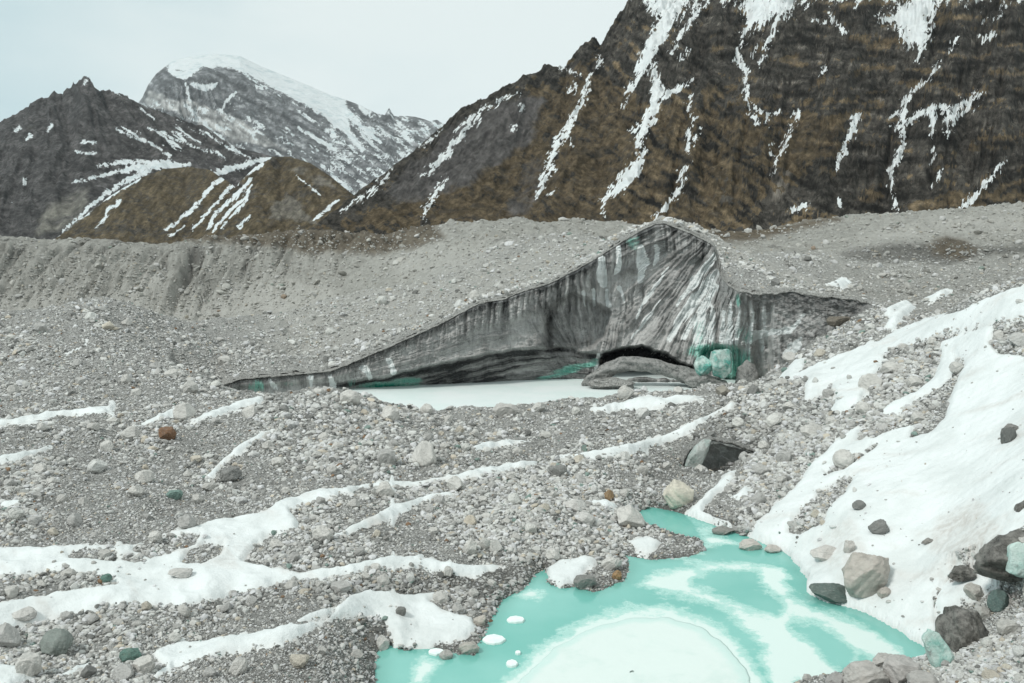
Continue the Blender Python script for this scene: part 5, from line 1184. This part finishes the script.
def maskR(px, py, X, D, Z, t):
    sn = snow_strokes(px, py, STR_R, POL_R, 5.0, 1, 0.85, 9.5, 0.82)
    hi = sstep(60, -20, py) * sstep(620, 680, px)
    sn = np.maximum(sn, -2.6 + 2.9 * hi + 1.4 * fbm((px + 0.5 * py) / 9, py / 22, 4, 951, 0.6) * (0.4 + hi))
    g = 0.55 * sstep(-30, 25, sdf(px, py, [(330, 235), (400, 185), (470, 150), (520, 95), (600, 55), (650, 110), (700, 95), (760, 115), (830, 108), (850, 130), (830, 175), (780, 190), (720, 240)], 40)) - 0.1
    g = np.maximum(g, 0.42 * sstep(-10, 15, sdf(px, py, [(690, 235), (700, 215), (860, 214), (1030, 170), (1030, 230)], 40)))
    g = np.maximum(g, 0.36 * sstep(0.05, 0.35, fbm(px / 60, (py + 0.1 * px) / 14, 4, 961)) * sstep(640, 700, px))
    g = np.maximum(g, 0.5 * sstep(-8, 12, sdf(px, py, [(785, 112), (845, 110), (850, 150), (815, 170), (780, 150)], 40)))
    g = g + 0.14 + 0.40 * fbm((px - 0.4 * py) / 30, (py + 0.3 * px) / 16, 5, 965, 0.6)
    sc = 0.75 * sstep(-14, 14, sdf(px, py, [(425, 150), (445, 128), (512, 94), (548, 98), (530, 145), (500, 165), (470, 190), (410, 205), (370, 195)], 40) + 8 * fbm(px / 22, py / 22, 4, 971))
    sc = np.maximum(sc, 0.5 * sstep(-6, 8, sdf(px, py, [(520, 160), (545, 150), (552, 185), (530, 220), (500, 220)], 40)))
    # bedding: dips to the right low down, nearly level higher up
    A_, b1, b2 = beds(px, py)
    crag = fbm((px + 0.5 * py) / 9, (py - 0.3 * px) / 9, 5, 983, 0.68)
    rocky = np.clip(sstep(560, 680, px) + 0.25 + 0.5 * sstep(120, 30, py) - 0.5 * sc, 0.15, 1)
    tone = (1.5 * b1 + 1.3 * b2) * rocky + 1.25 * crag
    low = sstep(600, 700, px) * sstep(120, 140, py) * sstep(0.0, 0.2, fbm(px / 45, py / 30, 3, 986) + 0.15)
    tone = tone - 0.25 * low * (1 - A_)
    g = np.where(g > -0.2, sstep(0.36, 0.46, g + 0.45 * crag + 0.75 * b1 * np.clip(rocky, 0.4, 1) + 0.3 * b2 - 0.10 * low), 0)
    g = np.maximum(g, sstep(0.38, 0.46, b1 + 0.35 * crag) * sstep(640, 720, px) * (1 - sstep(0.3, 0.5, low)) * 0.9)
    band = 0.9 * sstep(0.20, 0.30, -b1 - 0.4 * b2 + 0.3 * crag) * rocky + 0.8 * sstep(0.22, 0.34, -crag)
    out = 0.5 * sstep(0.30, 0.42, b2 * 0.6 + 0.7 * crag + 0.3 * fbm(px / 20, py / 12, 4, 985)) * rocky
    out = np.maximum(out, 0.8 * sstep(-2, 3, sdf(px, py, [(770, 200), (780, 175), (792, 158), (794, 165), (786, 190), (776, 204)]) + 2 * crag))
    out = np.maximum(out, 0.45 * sstep(-4, 6, sdf(px, py, [(700, 190), (730, 172), (748, 190), (730, 205), (705, 205)]) + 12 * crag))
    return dict(snow=sn, grass=np.clip(g, 0, 1), scree=np.clip(sc, 0, 1), band=np.clip(band, 0, 1), outcrop=np.clip(out, 0, 1), tone=np.clip(tone, -1.1, 1.1))
M_MTN_R = mat_mountain('mountain_grass_rock', (0.05, 0.0465, 0.041), (0.10, 0.091, 0.078), (0.074, 0.057, 0.035), (0.128, 0.098, 0.062), (0.085, 0.080, 0.078), (0.122, 0.115, 0.11), 0.05, 0.2, 0.62, 0.7, 0.5, 0.2, (0.88, 0.91, 0.91))
CR = [(296, 240), (330, 213), (345, 205), (370, 185), (400, 163), (440, 130), (470, 112), (510, 92), (540, 78), (560, 71), (566, 70), (573, 58), (585, 49), (592, 47), (600, 50), (612, 32), (622, 20), (630, 4), (640, -12), (680, -50), (760, -95), (860, -130), (960, -150), (1060, -150), (1200, -130), (1400, -100)]
mountain('mountain', CR, 262, [(296, 332), (1400, 334)], [(296, 344), (400, 440), (440, 490), (560, 640), (640, 760), (800, 900), (1000, 950), (1400, 950)], (296, 1330), 1.05, 420, dispR, maskR, M_MTN_R, 1.1, 1.3, 1.0)

# left dark mountain
def dispL(px, t, X, D, Z, h):
    c = px + 320 * (t - 0.5) * sstep(40, 180, px) - 60 * (t - 0.5) * (1 - sstep(0, 100, px)) + 18 * fbm(px / 60, t * 2, 3, 1011)
    return (h / 300) * (24 * ridged(c / 60, t * 0.7, 5, 1021, 0.55) * (0.3 + t) + 7 * ridged(c / 15, t * 4.5, 4, 1031, 0.6)) + 13 * fbm(X / 80, Z / 60, 6, 1041, 0.62)
STR_L = [[(190, 165, 2), (160, 165, 4), (135, 168, 3), (108, 174, 2), (74, 182, 1)], [(150, 170, 3), (128, 180, 2), (104, 196, 2), (84, 212, 1.5), (62, 232, 1)], [(170, 162, 2), (120, 162, 2), (100, 166, 1)], [(270, 158, 2), (240, 166, 3), (214, 174, 3), (186, 180, 1)],
         [(116, 130, .8), (150, 142, 1), (170, 156, .8)], [(150, 128, .7), (180, 142, 1), (220, 155, .7)], [(95, 154, 1), (78, 152, 1.4)], [(96, 142, 1), (82, 142, .8)], [(190, 114, 1), (215, 130, 1.4), (240, 152, .8)], [(200, 130, .8), (232, 150, 1), (250, 158, .6)], [(20, 128, 2), (14, 132, 1)], [(48, 130, 2), (52, 124, 1)], [(30, 136, 2), (26, 140, 1)], [(86, 81, 1.5), (84, 86, 1.5)], [(24, 183, 2), (26, 179, 1)], [(140, 108, .8), (152, 118, .8)], [(160, 132, .8), (176, 148, 1)]]
def maskL(px, py, X, D, Z, t):
    sn = snow_strokes(px, py, STR_L, (), 5.0, 2, -0.9, 4.5)
    dust = fbm((px - 1.5 * py) / 9, (py * 1.5 + px) / 60, 5, 1051, 0.65)
    sn = np.maximum(sn, -1.35 + 2.6 * dust + 0.85 * sstep(80, 170, px) * sstep(170, 140, py))
    sc = 0.55 * sstep(-10, 10, sdf(px, py, [(40, 200), (95, 180), (85, 235), (30, 240)], 40)) + 0.35 * sstep(-5, 8, sdf(px, py, [(22, 118), (38, 112), (48, 130), (30, 140), (18, 138)], 30))
    bd = sstep(0.02, 0.22, fbm((py - 0.5 * px) / 7, (px + 0.5 * py) / 40, 5, 1071, 0.65)) * 0.7 + 0.5 * sstep(0.1, 0.3, fbm(px / 7, py / 7, 5, 1073, 0.7))
    return dict(snow=sn, grass=np.clip(0.12 + 0.2 * fbm(px / 40, py / 30, 3, 1061), 0, 1), scree=np.clip(sc, 0, 1), band=0.6 * np.clip(bd, 0, 1), tone=np.clip(1.5 * fbm((py - 0.55 * px) / 8, (px + 0.55 * py) / 45, 4, 1075, 0.6) * sstep(30, 120, px) + 1.4 * fbm(px / 8, py / 7, 5, 1077, 0.66), -1, 1))
M_MTN_L = mat_mountain('mountain_dark_rock', (0.06, 0.057, 0.056), (0.118, 0.112, 0.11), (0.085, 0.068, 0.05), (0.115, 0.095, 0.072), (0.15, 0.145, 0.125), (0.24, 0.23, 0.20), 0.024, 0.2, 0.45, -0.8)
mountain('mountain', [(-260, 190), (-150, 172), (-60, 145), (0, 123), (30, 108), (45, 99), (57, 94), (66, 97), (78, 83), (85, 80), (95, 88), (105, 96), (125, 98), (142, 104), (170, 118), (200, 130), (240, 148), (270, 156), (300, 165), (330, 180), (360, 200), (400, 235)], 262,
         [(-260, 650), (400, 650)], [(-260, 1250), (85, 1350), (400, 1150)], (-260, 400), 1.2, 220, dispL, maskL, M_MTN_L, 1.05, 1.4, 0.6)

# brown knolls in front of it
def dispK(px, t, X, D, Z, h):
    return (h / 60) * (3.0 * ridged((px + 30 * t) / 30, t, 4, 1101, 0.5) + 2.2 * fbm(X / 16, D / 20, 5, 1111, 0.6))
STR_K = [[(268, 158, 2), (250, 164, 2.5), (232, 172, 2.5), (214, 184, 2), (196, 206, 1.6), (166, 230, 1.2)], [(262, 164, 2), (244, 176, 2), (226, 192, 2), (208, 212, 1.4), (192, 230, 1)], [(250, 180, 2), (236, 196, 2), (220, 210, 1.5), (206, 230, 1.5)], [(252, 185, 1), (244, 198, 2), (226, 214, 1.4), (212, 232, 1)], [(246, 200, 1), (236, 212, 1.4), (228, 218, 1)],
         [(250, 216, 1), (238, 228, 1.6)], [(120, 200, 1.4), (110, 208, 1.8), (104, 220, 1.2), (96, 228, .8)], [(140, 178, 1.6), (116, 192, 1.6), (100, 202, 1.8), (84, 214, 1.6), (58, 236, 1.4)], [(340, 200, 1.2), (326, 210, 1.6), (312, 222, 1)], [(226, 222, 1), (222, 228, 1.2)], [(336, 212, 1), (318, 226, 1)], [(296, 175, .6), (320, 195, .6)], [(185, 226, .8), (170, 236, 1)]]
def maskK(px, py, X, D, Z, t):
    sn = snow_strokes(px, py, STR_K, (), 4.0, 3, 0.9, 3.0)
    sc = 0.8 * sstep(-6, 8, sdf(px, py, [(262, 222), (275, 200), (290, 193), (305, 205), (318, 224)], 30) + 6 * fbm(px / 12, py / 12, 4, 1121))
    sc = np.maximum(sc, 0.6 * sstep(-4, 8, sdf(px, py, [(280, 170), (300, 160), (330, 176), (350, 196), (320, 190)], 30) + 5 * fbm(px / 12, py / 12, 4, 1125)))
    g = 0.62 + 0.4 * fbm(px / 26, py / 20, 4, 1131)
    bd = 0.8 * sstep(0.08, 0.3, fbm((px + 0.5 * py) / 6, py / 9, 5, 1133, 0.7))
    return dict(band=0.6 * bd, tone=np.clip(1.5 * fbm((px + 0.7 * py) / 6, (py - 0.5 * px) / 14, 5, 1135, 0.68), -1, 1), snow=sn, grass=np.clip(g, 0, 1), scree=np.clip(sc, 0, 1))
M_KNOLL = mat_mountain('hill_dry_grass', (0.06, 0.055, 0.048), (0.1, 0.09, 0.075), (0.083, 0.066, 0.040), (0.125, 0.099, 0.064), (0.11, 0.1, 0.09), (0.2, 0.185, 0.15), 0.07, 0.2, 0.3)
mountain('hill', [(30, 262), (56, 238), (75, 224), (110, 196), (140, 178), (165, 169), (190, 167), (210, 170), (232, 184), (252, 205), (275, 235), (290, 262)], 266, [(30, 430), (290, 430)], [(30, 440), (185, 560), (290, 440)], (30, 290), 1.1, 150, dispK, maskK, M_KNOLL, 0.9, 1.5, 0.5)
mountain('hill', [(180, 262), (215, 216), (240, 182), (256, 166), (272, 157), (290, 157), (310, 163), (330, 176), (352, 194), (372, 216), (410, 262)], 266, [(180, 390), (410, 390)], [(180, 400), (280, 500), (410, 400)], (180, 410), 1.1, 150, dispK, maskK, M_KNOLL, 0.9, 1.5, 0.5)

# far snowy peak
def dispF(px, t, X, D, Z, h):
    c = px + 260 * t * sstep(150, 230, px) + 12 * fbm(px / 40, t * 3, 3, 1211)
    return (h / 900) * (40 * ridged(c / 34, t * 1.2, 4, 1221, 0.5) + 22 * ridged((px + 240 * t) / 17, t * 9, 4, 1231, 0.55)) * (1 - 0.97 * sstep(0.74, 0.9, t) * sstep(362, 340, px)) + 12 * fbm(X / 200, Z / 160, 5, 1241, 0.6)
def maskF(px, py, X, D, Z, t):
    cap = sdf(px, py, [(168, 70), (172, 55), (240, 45), (345, 90), (350, 128), (335, 124), (318, 112), (300, 102), (280, 92), (262, 82), (245, 74), (228, 67), (200, 68), (190, 72)], 40) / 6.0
    dust = fbm((px - 1.3 * py) / 9, (py * 1.3 + px) / 40, 6, 1251, 0.7)
    rockface = sstep(-6, 8, sdf(px, py, [(142, 100), (150, 80), (164, 68), (232, 68), (248, 84), (262, 92), (300, 118), (330, 140), (345, 160), (300, 140), (262, 116), (235, 108), (200, 104), (160, 96)], 40))
    v = np.maximum(cap + 0.6 * dust, -0.3 + 1.9 * dust - 0.45 * rockface)
    v = np.maximum(v, snow_strokes(px, py, [[(192, 84, 2), (205, 88, 3), (218, 84, 1.5)], [(186, 84, 1), (188, 100, 1.5)], [(172, 72, 3), (184, 76, 4), (196, 70, 2)], [(236, 92, 1), (228, 100, 1.5), (222, 108, 1)], [(300, 128, 1.5), (318, 140, 2), (335, 150, 2)], [(330, 120, 2), (348, 132, 3), (362, 150, 2)], [(352, 118, 2), (366, 130, 2.5), (380, 142, 1.5)], [(196, 118, 1.5), (214, 134, 1.5), (235, 150, 1)]], (), 2.5, 5, -1.0, 2.5))
    v = np.maximum(v, (-0.1 + 1.6 * dust) * sstep(330, 350, px) - 3 * (px < 330))
    sc = 0.85 * sstep(-6, 6, sdf(px, py, [(140, 100), (150, 92), (200, 104), (245, 120), (285, 150), (230, 140), (180, 115), (150, 108)], 30) + 6 * fbm(px / 15, py / 12, 4, 1261))
    bd = rockface * sstep(0.0, 0.25, fbm((py - 0.35 * px) / 5, (px + 0.4 * py) / 30, 5, 1271, 0.65)) * 0.8 + 0.4 * sstep(0.1, 0.3, fbm(px / 6, py / 6, 5, 1273, 0.7))
    return dict(snow=np.clip(v, -3, 3), grass=np.zeros_like(px), scree=np.clip(sc, 0, 1), band=np.clip(bd, 0, 1), tone=np.clip(2.4 * fbm((py - 0.55 * px) / 6, (px + 0.55 * py) / 30, 4, 1275, 0.6) + 1.5 * fbm(px / 6, py / 6, 5, 1277, 0.68), -1, 1))
M_FAR = mat_mountain('far_rock', (0.115, 0.12, 0.125), (0.24, 0.245, 0.25), (0.1, 0.1, 0.1), (0.14, 0.14, 0.14), (0.30, 0.30, 0.295), (0.40, 0.40, 0.39), 0.0075, 0.3, 0.55, -0.8)
mountain('mountain', [(40, 230), (110, 140), (136, 106), (142, 98), (148, 85), (156, 74), (166, 66), (172, 61), (195, 56), (215, 54), (240, 56), (260, 66), (285, 76), (310, 86), (330, 95), (340, 98), (360, 106), (377, 114), (385, 116), (389, 109), (394, 117), (415, 117), (430, 122), (437, 120), (447, 127), (480, 160), (540, 220)], 262,
         [(40, 2300), (540, 2300)], [(40, 3600), (540, 3900)], (40, 540), 1.0, 240, dispF, maskF, M_FAR, 1.05, 1.3, 0.0)
print('mountains', time.time() - T0)

# ------------------------------------------------------------------ thin valley haze
hb = bmesh.new(); bmesh.ops.create_cube(hb, size=1.0)
hm = bpy.data.meshes.new('haze'); hb.to_mesh(hm); hb.free()
hz = bpy.data.objects.new('haze', hm); COL.objects.link(hz)
hz.scale = (9000, 5400, 1150); hz.location = (0, 2550, 500)
M_HAZE = bpy.data.materials.new('thin_haze'); M_HAZE.use_nodes = True
M_HAZE.node_tree.nodes.clear()
pv = M_HAZE.node_tree.nodes.new('ShaderNodeVolumePrincipled'); mo = M_HAZE.node_tree.nodes.new('ShaderNodeOutputMaterial')
pv.inputs['Color'].default_value = (0.88, 0.93, 0.96, 1); pv.inputs['Density'].default_value = 4e-5
M_HAZE.node_tree.links.new(pv.outputs[0], mo.inputs['Volume']); hm.materials.append(M_HAZE)
tag(hz, kind='stuff')

# ------------------------------------------------------------------ light, sky, camera
SUN_EL, SUN_AZ = math.radians(48), math.radians(-125)      # azimuth clockwise from +Y (view direction)
w = bpy.data.worlds.new('World'); S.world = w; w.use_nodes = True
nt = w.node_tree; nt.nodes.clear()
wo = nt.nodes.new('ShaderNodeOutputWorld'); bg = nt.nodes.new('ShaderNodeBackground'); sky = nt.nodes.new('ShaderNodeTexSky')
sky.sky_type = 'NISHITA'; sky.sun_disc = False; sky.sun_elevation = SUN_EL; sky.sun_rotation = SUN_AZ; sky.altitude = 4800; sky.air_density = 1.0; sky.dust_density = 1.5
tc = nt.nodes.new('ShaderNodeTexCoord'); mp = nt.nodes.new('ShaderNodeMapping'); mp.inputs['Scale'].default_value = (1.0, 1.0, 2.6)
nz_ = nt.nodes.new('ShaderNodeTexNoise'); nz_.inputs['Scale'].default_value = 2.2; nz_.inputs['Detail'].default_value = 5; nz_.inputs['Roughness'].default_value = 0.5
nt.links.new(tc.outputs['Generated'], mp.inputs[0]); nt.links.new(mp.outputs[0], nz_.inputs['Vector'])
# thin cloud: whiter toward the right, thinner (bluer) toward the left
sepx = nt.nodes.new('ShaderNodeSeparateXYZ'); nt.links.new(tc.outputs['Generated'], sepx.inputs[0])
ma = nt.nodes.new('ShaderNodeMath'); ma.operation = 'MULTIPLY_ADD'; nt.links.new(sepx.outputs['X'], ma.inputs[0]); ma.inputs[1].default_value = 0.55; nt.links.new(nz_.outputs[0], ma.inputs[2])
mr = nt.nodes.new('ShaderNodeMapRange'); mr.interpolation_type = 'SMOOTHSTEP'; nt.links.new(ma.outputs[0], mr.inputs['Value'])
mr.inputs['From Min'].default_value = 0.08; mr.inputs['From Max'].default_value = 0.52; mr.inputs['To Min'].default_value = 0.0; mr.inputs['To Max'].default_value = 1.0
cl = nt.nodes.new('ShaderNodeMix'); cl.data_type = 'RGBA'; nt.links.new(mr.outputs[0], cl.inputs[0])
cl.inputs[6].default_value = (4.1, 5.25, 5.45, 1); cl.inputs[7].default_value = (5.95, 6.55, 6.45, 1)
mx = nt.nodes.new('ShaderNodeMix'); mx.data_type = 'RGBA'; mx.inputs[0].default_value = 0.94
nt.links.new(sky.outputs[0], mx.inputs[6]); nt.links.new(cl.outputs[2], mx.inputs[7])
nt.links.new(mx.outputs[2], bg.inputs[0]); bg.inputs[1].default_value = 0.1
nt.links.new(bg.outputs[0], wo.inputs[0])
sd_ = bpy.data.lights.new('sun', 'SUN'); sd_.energy = 1.5; sd_.angle = math.radians(11); sd_.color = (1.0, 0.97, 0.92)
so = bpy.data.objects.new('sun', sd_); COL.objects.link(so)
dirv = Vector((math.sin(SUN_AZ) * math.cos(SUN_EL), math.cos(SUN_AZ) * math.cos(SUN_EL), math.sin(SUN_EL)))
so.rotation_euler = dirv.to_track_quat('Z', 'Y').to_euler(); so.location = (0, 0, 80)

cam = bpy.data.cameras.new('camera'); cam.sensor_width = 36; cam.lens = 36 * F / 1024; cam.clip_start = 0.1; cam.clip_end = 20000
oc = bpy.data.objects.new('camera', cam); COL.objects.link(oc); oc.location = (0, 0, EYE); oc.rotation_euler = (math.pi / 2 - PITCH, 0, 0)
S.camera = oc
S.view_settings.view_transform = 'Standard'; S.view_settings.look = 'None'; S.view_settings.exposure = 0.50; S.view_settings.gamma = 1.0; S.view_settings.use_curve_mapping = False
S.render.engine = 'CYCLES'
S.render.filter_size = 1.15; S.cycles.use_denoising = True; S.cycles.max_bounces = 5; S.cycles.diffuse_bounces = 3; S.cycles.glossy_bounces = 2
print('done', time.time() - T0)
